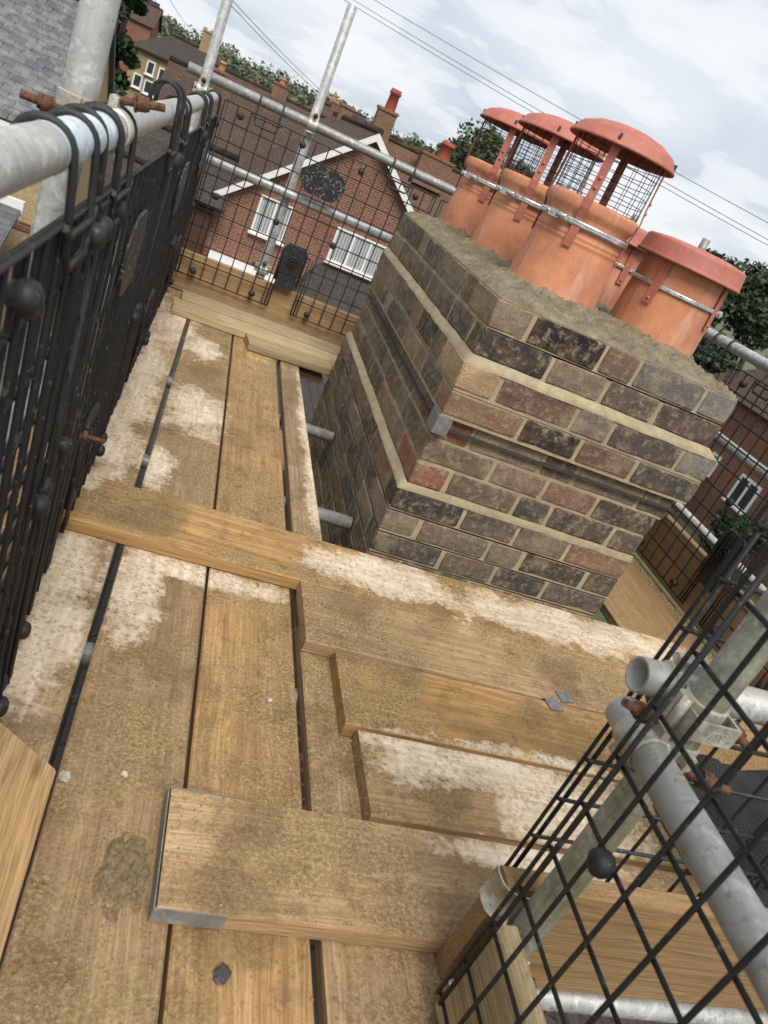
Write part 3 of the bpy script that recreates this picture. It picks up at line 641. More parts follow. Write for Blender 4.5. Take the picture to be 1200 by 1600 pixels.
#  z0, z1, x0, x1, y0, parity (1: H S H S H on the front, 0: S q q S)
courses = [(.790, .870, .777, 1.648, 2.052, 1), (.704, .780, .775, 1.648, 2.052, 0), (.598, .677, .757, 1.690, 2.032, 1), (.514, .584, .757, 1.688, 2.032, 0),
           (.427, .503, .772, 1.655, 2.056, 1), (.350, .419, .767, 1.632, 2.052, 0), (.265, .339, .765, 1.630, 2.050, 1), (.167, .241, .742, 1.635, 2.046, 0), (.084, .156, .742, 1.635, 2.046, 1)]
z = .072
k = 0
while z > -.62:
    courses.append((z - .068, z, .742, 1.635, 2.046, k % 2)); z -= .080; k += 1
def brick_mesh(sx, sy, sz, seed):
    rs = random.Random(seed); m = MB(); j = lambda: rs.uniform(-.0017, .0017); cut = .004
    nx = max(2, int(sx / .06)); ny = max(2, int(sy / .06)); 
    # rounded-rectangle rings stacked in z, slightly uneven
    ring = []
    for i in range(nx + 1): ring.append((cut + (sx - 2 * cut) * i / nx, 0))
    for i in range(ny + 1): ring.append((sx, cut + (sy - 2 * cut) * i / ny))
    for i in range(nx + 1): ring.append((sx - cut - (sx - 2 * cut) * i / nx, sy))
    for i in range(ny + 1): ring.append((0, sy - cut - (sy - 2 * cut) * i / ny))
    n = len(ring); cx, cy = sx / 2, sy / 2
    chip = [1 - (.03 if rs.random() < .22 else .004) * rs.random() for _ in ring]
    for zi, ins in ((0, .0025), (.0035, 0), (sz * .5, -.0006), (sz - .0035, 0), (sz, .0025)):
        for q, (x, y) in enumerate(ring):
            dx = (x - cx); dy = (y - cy); fx = 1 - ins / (sx / 2); fy = 1 - ins / (sy / 2)
            m.v.append((cx + dx * fx * chip[q] + j(), cy + dy * fy * chip[q] + j(), zi + j() * .7))
    for a in range(4):
        for q in range(n): m.face((a * n + q, a * n + (q + 1) % n, (a + 1) * n + (q + 1) % n, (a + 1) * n + q), False)
    m.face(list(range(n))[::-1]); m.face([4 * n + q for q in range(n)])
    return m.mesh('brick', 'brick')
cache = {}
def get_brick(sx, sy, sz, var):
    key = (round(sx, 3), round(sy, 3), round(sz, 3), var)
    if key not in cache: cache[key] = brick_mesh(sx, sy, sz, hash(key) & 0xffff)
    return cache[key]
PAL = [(.070, .062, .055), (.095, .080, .066), (.125, .100, .078), (.052, .046, .041), (.15, .112, .082), (.11, .080, .058), (.16, .095, .062), (.13, .095, .070), (.085, .075, .066), (.16, .13, .098), (.19, .145, .10), (.06, .052, .046)]
SPEC = {(0, 'f', 1): (.014, .014, .015), (0, 'f', 2): (.17, .11, .08), (0, 'f', 3): (.115, .105, .096), (0, 'f', 4): (.14, .135, .128), (1, 'f', 0): (.032, .030, .029), (1, 'f', 2): (.11, .08, .07), (1, 'f', 3): (.085, .062, .058),
        (2, 'f', 0): (.30, .205, .115), (2, 'f', 1): (.11, .065, .05), (2, 'f', 2): (.17, .135, .115), (2, 'f', 3): (.06, .05, .045), (2, 'f', 4): (.15, .145, .138), (3, 'f', 1): (.016, .016, .017), (3, 'f', 2): (.12, .068, .058), (3, 'f', 3): (.042, .041, .040),
        (6, 'f', 0): (.18, .068, .042), (5, 'f', 1): (.14, .092, .075), (5, 'f', 2): (.14, .078, .055), (7, 'f', 0): (.038, .036, .036), (2, 'l', 1): (.028, .027, .027), (2, 'l', 12): (.022, .02, .02), (4, 'f', 0): (.15, .06, .04)}
rb = random.Random(5); J = .0135
hidden = MB()
def put_brick(ci, face, idx, lo, hi):
    sx, sy, sz = (hi[i] - lo[i] for i in range(3))
    me = get_brick(sx, sy, sz, rb.randrange(3)); o = link_obj('brick', me); o.location = (lo[0] + rb.uniform(-.0012, .0012), lo[1] + rb.uniform(-.0012, .0012), lo[2] + rb.uniform(-.0012, .0012)); o.rotation_euler = (0, 0, rb.uniform(-.003, .003))
    c = SPEC.get((ci, face, idx)) or rb.choice(PAL); f_ = rb.uniform(1.05, 1.55)
    o.color = (c[0] * f_, c[1] * f_, c[2] * f_, 1); inC(o)
nb = 0
DEP = .108
for ci, (z0, z1, x0, x1, y0, par) in enumerate(courses):
    W = x1 - x0; Hh = .113; Sb = .236
    if par == 1:   # H S H S H
        rem = W - 4 * J; u = rem / (3 * Hh + 2 * Sb); seq = [Hh * u, Sb * u, Hh * u, Sb * u, Hh * u]
    else:
        rem = W - 3 * J; u = rem / (2 * Sb + 2 * .187); seq = [Sb * u, .187 * u, .187 * u, Sb * u]
    x = x0
    for i, L in enumerate(seq):
        depth = DEP
        if par == 1 and i in (0, len(seq) - 1): depth = .236
        if z1 > -.12:
            put_brick(ci, 'f', i, (x, y0, z0), (x + L, y0 + depth, z1)); nb += 1
        x += L + J
    # left face, then the same run mirrored on the right and the back as one hidden part
    y = y0 + (.236 if par == 1 else DEP) + J; i = 0; end = YB - (DEP if par == 1 else .236) - J
    lseq = []
    tot = end - y
    pat = [Hh, Sb] if par == 1 else [Sb, Hh]
    while True:
        L = pat[i % 2] * rb.uniform(.96, 1.04)
        if y + L > end - .06: lseq.append((y, end)); break
        lseq.append((y, y + L)); y += L + J; i += 1
    for i, (ya, yb) in enumerate(lseq):
        put_brick(ci, 'l', i, (x0, ya, z0), (x0 + DEP, yb, z1)); nb += 1
        hidden.box((x1 - DEP, ya, z0), (x1, yb, z1))
    # back-left corner brick and back run
    cb = (x0, YB - (DEP if par == 1 else .236), z0), (x0 + (.236 if par == 1 else DEP), YB, z1)
    put_brick(ci, 'b', 0, *cb); nb += 1
    x = cb[1][0] + J
    while x < x1 - .05:
        L = min(Sb, x1 - x); hidden.box((x, YB - DEP, z0), (x + L, YB, z1)); x += L + J
hb = tag(inC(hidden.build('rear_bricks', None)), kind='stuff')
tb = MAT['brick'].copy(); hb.data.materials.append(tb); hb.color = (.085, .075, .066, 1)
# mortar core, one recessed body
m = MB(); rc = .0042
for (z0, z1, x0, x1, y0, par) in courses: m.box((x0 + rc, y0 + rc, z0 - .0115), (x1 - rc, YB - rc, z1 + .0045))
inC(m.build('mortar_joints', 'mortar'))
m = MB(); m.box((.75, 2.05, -1.6), (1.62, 3.69, -.64)); inC(m.build('lower_stack', 'bw_brown'))
# mortar weathering fillets
def fillet(zt, zb, top, bot, name, seg=46):
    """sloping band between rectangle top (x0,x1,y0,y1) at zt and rectangle bot at zb, with a wavy trowelled lower edge"""
    m = MB(); pts = []
    def ring(rc_, n=seg):
        x0, x1, y0, y1 = rc_; per = [(x0, y0), (x1, y0), (x1, y1), (x0, y1)]; out = []
        for a in range(4):
            p, q = per[a], per[(a + 1) % 4]
            for k in range(n): out.append((p[0] + (q[0] - p[0]) * k / n, p[1] + (q[1] - p[1]) * k / n))
        return out
    A = ring(top); Bm = ring(tuple((top[i] * .45 + bot[i] * .55) + (-.0015, .0015, -.0015, .0015)[i] for i in range(4))); C = ring(bot); n = len(A)
    for rg, zz in ((A, zt), (Bm, zt * .42 + zb * .58), (C, zb), (C, zb - .002)):
        for k, (x, y) in enumerate(rg):
            w_ = noise.noise(Vector((x * 9, y * 9, zz * 5))) * .0016
            m.v.append((x + w_, y + w_, zz + noise.noise(Vector((x * 11, y * 11, 3.3 + zz))) * .0035))
    for a in range(3):
        for k in range(n): m.face(((a + 1) * n + k, (a + 1) * n + (k + 1) % n, a * n + (k + 1) % n, a * n + k), True)
    return inC(m.build(name, 'mortar'))
fillet(.7030, .6762, (.7735, 1.6495, 2.0505, YB + .002), (.7575, 1.6895, 2.0325, YB + .012), 'mortar_fillet')
fillet(.2640, .2405, (.7635, 1.6315, 2.0490, YB + .002), (.7415, 1.6365, 2.0457, YB + .012), 'mortar_fillet')
m = MB(); m.box((.762, 2.040, .462), (1.665, YB + .01, .468)); inC(m.build('damp_course', 'dpc'))
m = MB(); m.box((.757, 2.022, .45), (.80, 2.040, .505)); m.box((.752, 2.022, .45), (.757, 2.10, .505)); inC(m.build('lead_tab', 'lead'))
# flaunching: wet mortar mound
POTS = [(1.073, 2.442), (1.078, 3.00), (1.066, 3.52), (1.468, 2.415), (1.462, 2.98)]
m = MB(); NX, NY = 220, 400; fx0, fx1, fy0, fy1 = .780, 1.645, 2.055, YB - .004
def fl_z(x, y):
    ed = min(x - fx0, fx1 - x, y - fy0, fy1 - y); z = .873 + .022 * (1 - math.exp(-max(0, ed) / .06))
    for px, py in POTS:
        d = math.hypot(x - px, y - py) - .158; z += .020 * math.exp(-max(0, d) / .03)
    f = min(1, max(0, ed) / .022); q = Vector((x, y, 0))
    # trowel drags: long tilted flakes with sharp broken lips
    dr = Vector((x * 6 + y * 3, y * 17 - x * 13, .7)); n1_ = noise.noise(dr); n2_ = noise.noise(dr * 2.3 + Vector((4, 1, 0)))
    lip = (n1_ * 3.0) % 1.0
    z += f * (.009 * lip + .006 * ((n2_ * 2.5) % 1.0) + .011 * noise.fractal(q * 24, 1.0, 2.0, 3) + .0012 * noise.fractal(q * 90, .8, 2.0, 2))
    return z
for j in range(NY + 1):
    for i in range(NX + 1):
        x = fx0 + (fx1 - fx0) * i / NX; y = fy0 + (fy1 - fy0) * j / NY; m.v.append((x, y, fl_z(x, y)))
for j in range(NY):
    for i in range(NX): a = j * (NX + 1) + i; m.face((a, a + 1, a + NX + 2, a + NX + 1), True)
inC(m.build('flaunching', 'flaunch'))

# ---- pots, cowls and caps
PNAME = ['nearest tall terracotta pot, front left on the stack', 'middle tall terracotta pot of the left hand row', 'farthest tall terracotta pot of the left hand row', 'front terracotta pot under the nearer flat cap', 'rear terracotta pot half hidden behind the flat capped pot']
TALL = [(.160, -.06), (.160, 0), (.158, .04), (.152, .11), (.144, .192), (.1425, .200), (.1445, .204), (.1445, .210), (.1420, .214), (.1442, .218), (.1442, .225), (.1415, .229), (.1405, .255), (.1395, .270), (.143, .282), (.151, .293), (.1528, .301), (.1528, .319), (.149, .328), (.138, .330), (.132, .324), (.130, .24), (.13, .02)]
SHORT = [(.158, -.06), (.158, 0), (.156, .05), (.151, .16), (.148, .24), (.149, .27), (.147, .284), (.136, .286), (.132, .277), (.132, .02)]
def pot(i, c, z0, prof):
    o = tag(empty('chimney_pot', (*c, z0)), PNAME[i], 'chimney pot', 'terracotta pots on the stack'); m = MB(); m.lathe(prof, 56); m.build('pot_body', 'terracotta', o)
    return o
def band(o, r, z, ang, w_=.017):
    m = MB(); m.lathe([(r, -w_ / 2), (r + .003, -w_ / 2), (r + .0045, -w_ * .2), (r + .003, 0), (r + .0045, w_ * .2), (r + .003, w_ / 2), (r, w_ / 2)], 56); bd = m.build('band_clamp', 'strap', o, (0, 0, z))
    mm = Matrix.Rotation(ang, 4, 'Z') @ Matrix.Translation((r + .008, 0, 0))
    m = MB(); m.cbox((0, 0, 0), (.014, .045, .022), mm); m.tube([mm @ Vector((.003, .012, 0)), mm @ Vector((.003, .05, .002))], .0085, 10); m.tube([mm @ Vector((.003, -.02, 0)), mm @ Vector((.003, -.034, 0))], .006, 8); m.build('clamp_screw', 'strap', bd)
def legpart(o, ang, pts, w_=.026, rivets=()):
    m = MB(); c, s = math.cos(ang), math.sin(ang)
    th = .003
    for (r0, z0), (r1, z1) in zip(pts[:-1], pts[1:]):
        P = []
        for rr, zz in ((r0, z0), (r1, z1)):
            for t_ in (-w_ / 2, w_ / 2):
                for d in (0, th): P.append((c * (rr + d) - s * t_, s * (rr + d) + c * t_, zz))
        b = len(m.v); m.v += P
        for f in ((0, 1, 3, 2), (4, 6, 7, 5), (1, 5, 7, 3), (0, 2, 6, 4), (2, 3, 7, 6), (0, 4, 5, 1)): m.face([b + q for q in f])
    lg = m.build('leg', 'redpaint', o)
    for rr, zz in rivets:
        m = MB(); mm = Matrix.Rotation(ang, 4, 'Z') @ Matrix.Translation((rr + th, 0, zz)) @ Matrix.Rotation(R(90), 4, 'Y'); m.lathe([(.0062, -.001), (.0058, .002), (.003, .0042), (.0004, .0048)], 10, mm); m.build('rivet', 'redpaint', lg)
def cowl(i, c, z0, label, rotz):
    o = tag(empty('chimney_cowl', (*c, z0), (0, 0, rotz)), label, 'chimney cowl', 'red domed cowls on the tall pots')
    dz = .492
    m = MB(); m.lathe([(.172, dz - .004), (.175, dz - .006), (.1765, dz), (.172, dz + .005), (.158, dz + .028), (.150, dz + .036), (.120, dz + .049), (.112, dz + .053), (.07, dz + .062), (.002, dz + .066)], 56); m.lathe([(.172, dz - .004), (.157, dz + .024), (.148, dz + .033), (.06, dz + .055), (.002, dz + .060)], 56)
    dm = m.build('dome', 'redpaint', o)
    for k in range(4):
        a = k * math.pi / 2
        legpart(o, a, [(.1485, .185), (.1470, .272), (.1545, .303), (.1545, .330), (.1500, .372), (.146, dz + .025)], .027, [(.1515, .362), (.1500, .392)])
        m = MB(); mm = Matrix.Rotation(a, 4, 'Z'); m.box((.158, -.004, dz + .010), (.171, .004, dz + .026), mm); m.build('crimp', 'cage', dm)
    m = MB(); n_ = 20
    for k in range(n_):
        a = 2 * math.pi * k / n_; m.tube([(.1400 * math.cos(a), .1400 * math.sin(a), .298), (.1400 * math.cos(a), .1400 * math.sin(a), dz + .03)], .0011, 4, False)
    for k in range(8):
        zz = .310 + k * .0275; m.tube([(.1400 * math.cos(2 * math.pi * q / 40), .1400 * math.sin(2 * math.pi * q / 40), zz) for q in range(40)], .0011, 4, closed=True)
    m.build('wire_cage', 'cage', o)
    band(o, .1485, .256, R(-112) - rotz + R(-40), .018)
def flatcap(i, c, z0, label, rotz):
    o = tag(empty('flat_cowl', (*c, z0), (0, 0, rotz)), label, 'pot cover', 'red flat covers on the short pots'); dz = .285
    m = MB(); m.lathe([(.176, dz - .036), (.182, dz - .041), (.185, dz - .036), (.180, dz - .030), (.179, dz - .028), (.174, dz + .012), (.172, dz + .018), (.166, dz + .022), (.163, dz + .0225), (.11, dz + .030), (.002, dz + .033)], 56); m.lathe([(.174, dz - .035), (.168, dz + .01), (.002, dz + .03)], 56)
    m.build('cap_disc', 'redpaint', o)
    for k in range(4): legpart(o, k * math.pi / 2 + .3, [(.1585, .105), (.155, .18), (.152, dz - .01)], .030, [(.158, .12)])
    m = MB(); m.lathe([(.014, dz + .03), (.014, dz + .07), (.011, dz + .07), (.011, dz + .04)], 14, Matrix.Translation((-.02, .03, 0))); m.build('vent_stub', 'galv_dark', o)
    band(o, .1545, .165, R(-25) - rotz, .013)
pz = .876
for i in range(3): pot(i, POTS[i], pz, TALL)
for i in (3, 4): pot(i, POTS[i], .905, SHORT)
cowl(0, POTS[0], pz, 'red domed cowl with wire cage on the nearest tall pot', R(-32))
cowl(1, POTS[1], pz, 'red domed cowl on the middle pot of the left row', R(-28))
cowl(2, POTS[2], pz, 'red domed cowl on the farthest pot of the left row', R(-24))
flatcap(3, POTS[3], .905, 'red flat cover strapped to the front right pot', R(-72))
flatcap(4, POTS[4], .905, 'red flat cover on the rear right pot behind the nearest tall pot', R(-100))

# ================================================================== SCAFFOLD
def plank_mesh(L, wd, th, seed, cut=None, segs=None):
    rs = random.Random(seed); m = MB(); n = segs or max(4, int(L / .16)); ch = .0035; y = wd / 2
    sec = [(-y + ch, 0), (y - ch, 0), (y, -ch), (y, -th + ch), (y - ch, -th), (-y + ch, -th), (-y, -th + ch), (-y, -ch)]
    for i in range(n + 1):
        t_ = i / n
        for k, (yy, zz) in enumerate(sec):
            wv = noise.noise(Vector((t_ * L * 2.5, k * 3.1, seed * 1.7))) * .0018
            x = t_ * L + (cut * (yy / y) * (1 if i == n else 0) if cut else 0)
            e = (.0015 if i in (0, n) else 0)
            m.v.append((x, yy * (1 - e) + wv, zz + wv * .5))
    ns = len(sec)
    for i in range(n):
        for k in range(ns): m.face((i * ns + k, i * ns + (k + 1) % ns, (i + 1) * ns + (k + 1) % ns, (i + 1) * ns + k)[::-1])
    m.face(list(range(ns))[::1]); m.face([n * ns + k for k in range(ns)][::-1])
    return m
sidx = [100]
def board(label, p0, p1, wd, top, mat='wood_deck', th=.038, roll=0.0, cut=None, cat='scaffold board', group=None, name='scaffold_board', hoops=()):
    """board from p0 to p1 (centre line, xy), top surface at height top; roll 90 stands it on edge"""
    sidx[0] += 1; d = Vector((p1[0] - p0[0], p1[1] - p0[1])); L = d.length; ang = math.atan2(d.y, d.x)
    o = tag(plank_mesh(L, wd, th, sidx[0], cut).build(name, mat, None, (p0[0], p0[1], top), (roll, 0, ang)), label, cat, group)
    for end in hoops:      # galvanised end hoop
        e = .0015; m = MB(); x0 = -.002 if end == 0 else L - .11; 
        m.box((x0 - e, -wd / 2 - e, -th + .004), (x0 + .11, -wd / 2, -.002)); m.box((x0 - e, wd / 2, -th + .004), (x0 + .11, wd / 2 + e, -.002)); xe = -e * 2 if end == 0 else L
        m.box((xe - e, -wd / 2 - e, -th + .004), (xe, wd / 2 + e, -.002)); m.build('end_hoop', 'galv_dark', o)
    return o
DG = 'lengthwise deck boards'; TG2 = 'crosswise boards laid on the deck'
board('leftmost whitened deck board under the left mesh guards', (-.118, .05), (-.118, 4.28), .236, 0, group=DG)
board('second deck board from the left, sandy with a clod of mortar', (.1265, .0), (.1265, 4.2), .213, 0, group=DG, hoops=())
board('third deck board from the left, running beside the second gap', (.352, .0), (.352, 4.15), .221, -.001, group=DG)
board('narrow whitened deck board along the opening beside the stack', (.5335, 1.60), (.5335, 4.1), .098, 0, group=DG)
board('short deck board at the bottom under the crosswise boards', (.594, .02), (.594, 1.55), .222, -.001, group=DG)
board('outer deck board hidden behind the left mesh guards', (-.35, .05), (-.35, 4.28), .215, -.002, group=DG)
# crosswise boards
board('long crosswise board in front of the stack, whitened at its right', (-.168, 1.822), (2.05, 1.826), .246, .0385, group=TG2)
board('crosswise board with two small metal plates, next to the stack board', (.480, 1.570), (2.05, 1.578), .252, .0390, group=TG2)
board('third crosswise board, stepped back at its left end', (.556, 1.310), (2.05, 1.325), .240, .0382, group=TG2)
board('fourth crosswise board spattered white near its left end', (.584, 1.068), (2.05, 1.078), .222, .0388, group=TG2)
board('nearest crosswise board with a metal hoop on its corner', (.206, .834), (2.05, .836), .222, .0384, group=TG2, hoops=(0,))
board('right hand deck board beside the toe board at the far right', (1.955, 1.9), (1.955, 4.2), .438, -.004, 'wood_toe', group='right side platform')
# far end boards
board('pale board lying against the far toe board', (-.056, 4.11), (1.0, 4.16), .18, .038, 'wood_pale', group='pale boards at the far end')
board('pale board with a dark damp front edge at the far end', (-.083, 3.895), (.86, 3.945), .17, .0395, 'wood_pale', group='pale boards at the far end')
board('shorter pale board overlapping at the far right by the stack', (.302, 3.735), (.80, 3.80), .15, .0405, 'wood_pale', group='pale boards at the far end')
board('short board end tucked below the far pale boards', (.50, 3.83), (.735, 3.835), .11, -.040, 'wood_toe')
# loose yellow plank close to the camera
board('clean yellow plank end with a knot at the bottom left', (-.098, .10), (-.098, 1.018), .228, .041, 'wood_yellow', cut=.083)
# toe boards
board('far toe board standing behind the pale boards', (-.23, 4.33), (2.2, 4.33), .215, .108, 'wood_toe', roll=R(-90), group='toe boards', name='toe_board', cat='toe board')
board('right hand toe board along the far mesh guards', (2.216, .75), (2.216, 4.28), .228, .118, 'wood_toe', roll=R(90), group='toe boards', name='toe_board', cat='toe board')
board('toe board whose end grain shows beside the nearest crosswise board', (.686, .7205), (2.17, .7205), .245, .1235, 'wood_toe', roll=R(-90), group='toe boards', name='toe_board', cat='toe board')
board('short pale toe board behind the mesh at the bottom right', (.699, -.1), (.699, .634), .215, .116, 'wood_pale', roll=R(90), group='toe boards', name='toe_board', cat='toe board')
board('toe board behind the left mesh guards', (-.158, .1), (-.158, 4.28), .215, .108, 'wood_toe', roll=R(90), group='toe boards', name='toe_board', cat='toe board')
# boards of the lift below, seen through the opening
board('ochre board of the lower lift seen through the opening', (.42, 3.66), (1.1, 3.66), .42, -.42, 'wood_yellow')

def stube(label, a, b_, mat='galv', r=.02415, name='scaffold_tube', cat='scaffold tube', group=None, open_end=True):
    a, b_ = Vector(a), Vector(b_); d = (b_ - a); L = d.length; q = d.to_track_quat('Z', 'Y')
    m = MB(); ri = r - .004; n = 28
    m.lathe([(ri, 0.12), (ri, 0), (r - .0006, 0), (r, .0008), (r, L - .0008), (r - .0006, L), (ri, L), (ri, L - .12)], n)
    m.face([k for k in range(n)]); m.face([7 * n + k for k in range(n)][::-1])
    o = m.build(name, mat); o.location = a; o.rotation_mode = 'QUATERNION'; o.rotation_quaternion = q
    return tag(o, label, cat, group)
SG = 'scaffold standards'; RG = 'guard rails'; LG = 'tubes under the deck'
RX, RZ = -.172, .966
nrail = stube('chalky white guard rail close to the camera on the left', (RX, -.6, RZ), (RX, 4.26, RZ), 'galv_white', group=RG)
m = MB(); m.lathe([(.0246, 0), (.0246, .30)], 28); o = m.build('paint_band', 'galv_blue', nrail, (0, 0, 1.44)); o['label'] = 'faded blue paint band'
stube('left mid rail half hidden by the mesh guards', (-.20, -.6, .52), (-.20, 4.26, .52), 'galv', group=RG)
stube('thick standard rising at the top left beside the slate roof', (-.2225, 1.245, -1.4), (-.2225, 1.245, 2.3), 'galv_white', group=SG)
stube('corner standard at the far left', (-.245, 4.285, -1.4), (-.245, 4.285, 1.95), 'galv', group=SG)
stube('far standard with a free top end above the gable', (.302, 4.362, -1.4), (.302, 4.362, 1.592), 'galv', group=SG)
stube('far top guard rail with mesh guard hooks', (-.335, 4.312, 1.034), (2.35, 4.312, 1.034), 'galv_dark', group=RG)
stube('far mid rail crossing in front of the brick gable', (-.19, 4.312, .682), (.96, 4.312, .678), 'galv', group=RG)
stube('right top guard rail running behind the stack', (2.205, .9, .968), (2.205, 4.5, .968), 'galv', group=RG)
stube('right mid rail behind the stack', (2.215, 1.62, .622), (2.215, 4.5, .622), 'galv', group=RG)
stube('pinkish tube outside the right hand toe board', (3.12, 1.2, -.045), (3.12, 6.4, -.045), 'galv_white', group=LG)
stube('corner standard at the far right', (2.26, 4.36, -1.4), (2.26, 4.36, 1.05), 'galv', group=SG)
stube('mossy near standard at the right', (.728, .642, -1.2), (.728, .642, 2.0), 'galv_moss', group=SG)
stube('open ended tube pointing at the camera by the mossy standard', (.660, .694, .662), (2.3, .694, .662), 'galv_white', group=RG)
stube('near right mid rail behind the mesh', (.680, -.5, .598), (.680, .700, .598), 'galv_white', group=RG)
stube('near right top rail out of reach above the mesh', (.690, -.5, 1.03), (.690, .60, 1.03), 'galv', group=RG)
stube('ledger tube under the near toe board', (.55, .74, -.106), (2.3, .74, -.116), 'galv', group=LG)
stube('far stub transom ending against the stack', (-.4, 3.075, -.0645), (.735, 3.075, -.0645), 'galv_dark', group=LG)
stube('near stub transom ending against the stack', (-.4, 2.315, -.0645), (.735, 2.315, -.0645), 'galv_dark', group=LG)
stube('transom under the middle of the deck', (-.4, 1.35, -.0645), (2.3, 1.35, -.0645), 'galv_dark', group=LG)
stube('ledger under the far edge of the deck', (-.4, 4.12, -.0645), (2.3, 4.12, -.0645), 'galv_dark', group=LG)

# ---- couplers
def coupler(label, o, a, b_, off=.0515, mat='clamp', text=None, group='scaffold couplers', flip=1, s1=1, s2=1, L1=.062, L2=.062):
    """double coupler. o: point on first tube, a: its axis, b_: axis of second tube, which lies at o + c*off"""
    a = Vector(a).normalized(); b_ = Vector(b_).normalized(); c = a.cross(b_).normalized() * flip
    E = tag(empty('scaffold_coupler', o), label, 'coupler', group)
    Mx = axis_mat(a, b_, c, (0, 0, 0))
    def ringm(ax, cen, sgn):
        m = MB(); r0, r1, w_ = .0247, .0285, .024
        n = 40
        other = b_ if ax is a else a
        for k in range(n + 1):
            t_ = R(-150) + R(300) * k / n
            dirv = (other * math.sin(t_) + c * (-sgn) * math.cos(t_)) if True else None
            for (rr, ww) in ((r0, -w_), (r1, -w_ * .92), (r1 + .0004, 0), (r1, w_ * .92), (r0, w_)): m.v.append(tuple(cen + dirv * rr + ax * ww))
        for k in range(n):
            for j in range(4): m.face((k * 5 + j, k * 5 + j + 1, (k + 1) * 5 + j + 1, (k + 1) * 5 + j), False)
            m.face((k * 5 + 4, k * 5, (k + 1) * 5, (k + 1) * 5 + 4), False)
        return m
    c2 = c * off
    m = ringm(a, Vector((0, 0, 0)), 1); m2 = ringm(b_, c2, -1)
    for s in (-1, 1):
        m.cbox((0, s * .034, .004), (.046, .016, .012), Mx)
    m.build('rail_jaw', mat, E)
    for s in (-1, 1): m2.cbox((s * .034, 0, off - .004), (.016, .046, .012), Mx)
    m2.build('standard_jaw', mat, E)
    m = MB(); m.cbox((0, 0, off / 2), (.044, .044, .012), Mx); m.build('saddle', mat, E)
    def bolt(pos, dirv, L):
        m = MB(); p0 = Mx @ Vector(pos); dv_ = (Mx.to_3x3() @ Vector(dirv)).normalized()
        m.tube([p0 - dv_ * .012, p0 + dv_ * L], .0056, 12); bo = m.build('bolt', 'rust', E)
        m = MB(); m.tube([p0 + dv_ * L * .38, p0 + dv_ * (L * .38 + .013)], .0120, 6); m.tube([p0 + dv_ * (L * .38 - .003), p0 + dv_ * L * .38], .0125, 16); m.tube([p0 + dv_ * (L * .38 + .012), p0 + dv_ * (L * .38 + .017)], .0095, 12); m.build('nut', 'rust', bo)
    bolt((0, .038 * s1, 0), (0, .25 * s1, -1), L1); bolt((-.038 * s2, 0, off), (-.3 * s2, 0, 1), L2)
    m = MB(); p1 = Mx @ Vector((0, -.036 * s1, -.008)); m.tube([p1 - a * .024, p1 + a * .024], .007, 10); m.build('hinge_pin', mat, E)
    m = MB(); p2 = Mx @ Vector((.036 * s2, 0, off + .008)); m.tube([p2 - b_ * .024, p2 + b_ * .024], .007, 10); m.build('hinge_pin', mat, E)
    return E
coupler('rusty bolted coupler joining the near left rail to the thick standard', (RX, 1.245, RZ), (0, 1, 0), (0, 0, 1), .0505, flip=-1)
coupler('pale coupler at the far left corner standard', (-.245, 4.236, RZ - .0), (1, 0, 0), (0, 0, 1), .05, 'galv', flip=-1)
coupler('yellowish coupler gripping the far top rail on the far standard', (.302, 4.312, 1.034), (1, 0, 0), (0, 0, 1), .050, flip=-1)
coupler('coupler low on the far standard above the toe board', (.302, 4.312, .262), (1, 0, 0), (0, 0, 1), .05, 'galv', flip=-1)
coupler('coupler on the mossy standard holding the open ended tube', (.728, .694, .662), (1, 0, 0), (0, 0, 1), .0515, flip=1, s1=-1, s2=-1, L1=.03, L2=.045)
fl = MB(); fl.box((-.028, -.0365, -.017), (.038, -.0325, .013)); fl.box((-.028, -.0325, -.017), (-.024, .002, .013)); fl.box((.034, -.0325, -.017), (.038, .002, .013))
cpl = [o_ for o_ in bpy.data.objects if o_.get('label', '').startswith('coupler on the mossy')][0]
flo = fl.build('stamped_flap', 'clamp', cpl, (0, -.0515, 0))
tcu = bpy.data.curves.new('embossed_text', 'FONT'); tcu.body = 'BS11'; tcu.size = .017; tcu.extrude = .0007; tcu.align_x = 'CENTER'; tcu.align_y = 'CENTER'
tob = bpy.data.objects.new('text_tmp', tcu); COL.objects.link(tob); bpy.context.view_layer.update()
tme = bpy.data.meshes.new_from_object(tob.evaluated_get(bpy.context.evaluated_depsgraph_get())); bpy.data.objects.remove(tob); tme.materials.clear(); tme.materials.append(MAT['clamp'])
link_obj('embossed_text', tme, flo, (.005, -.0368, -.002), (R(90), R(180), 0))
coupler('coupler with a rusty bolt holding the near right mid rail', (.680, .642, .598), (0, 1, 0), (0, 0, 1), .0485, flip=1)
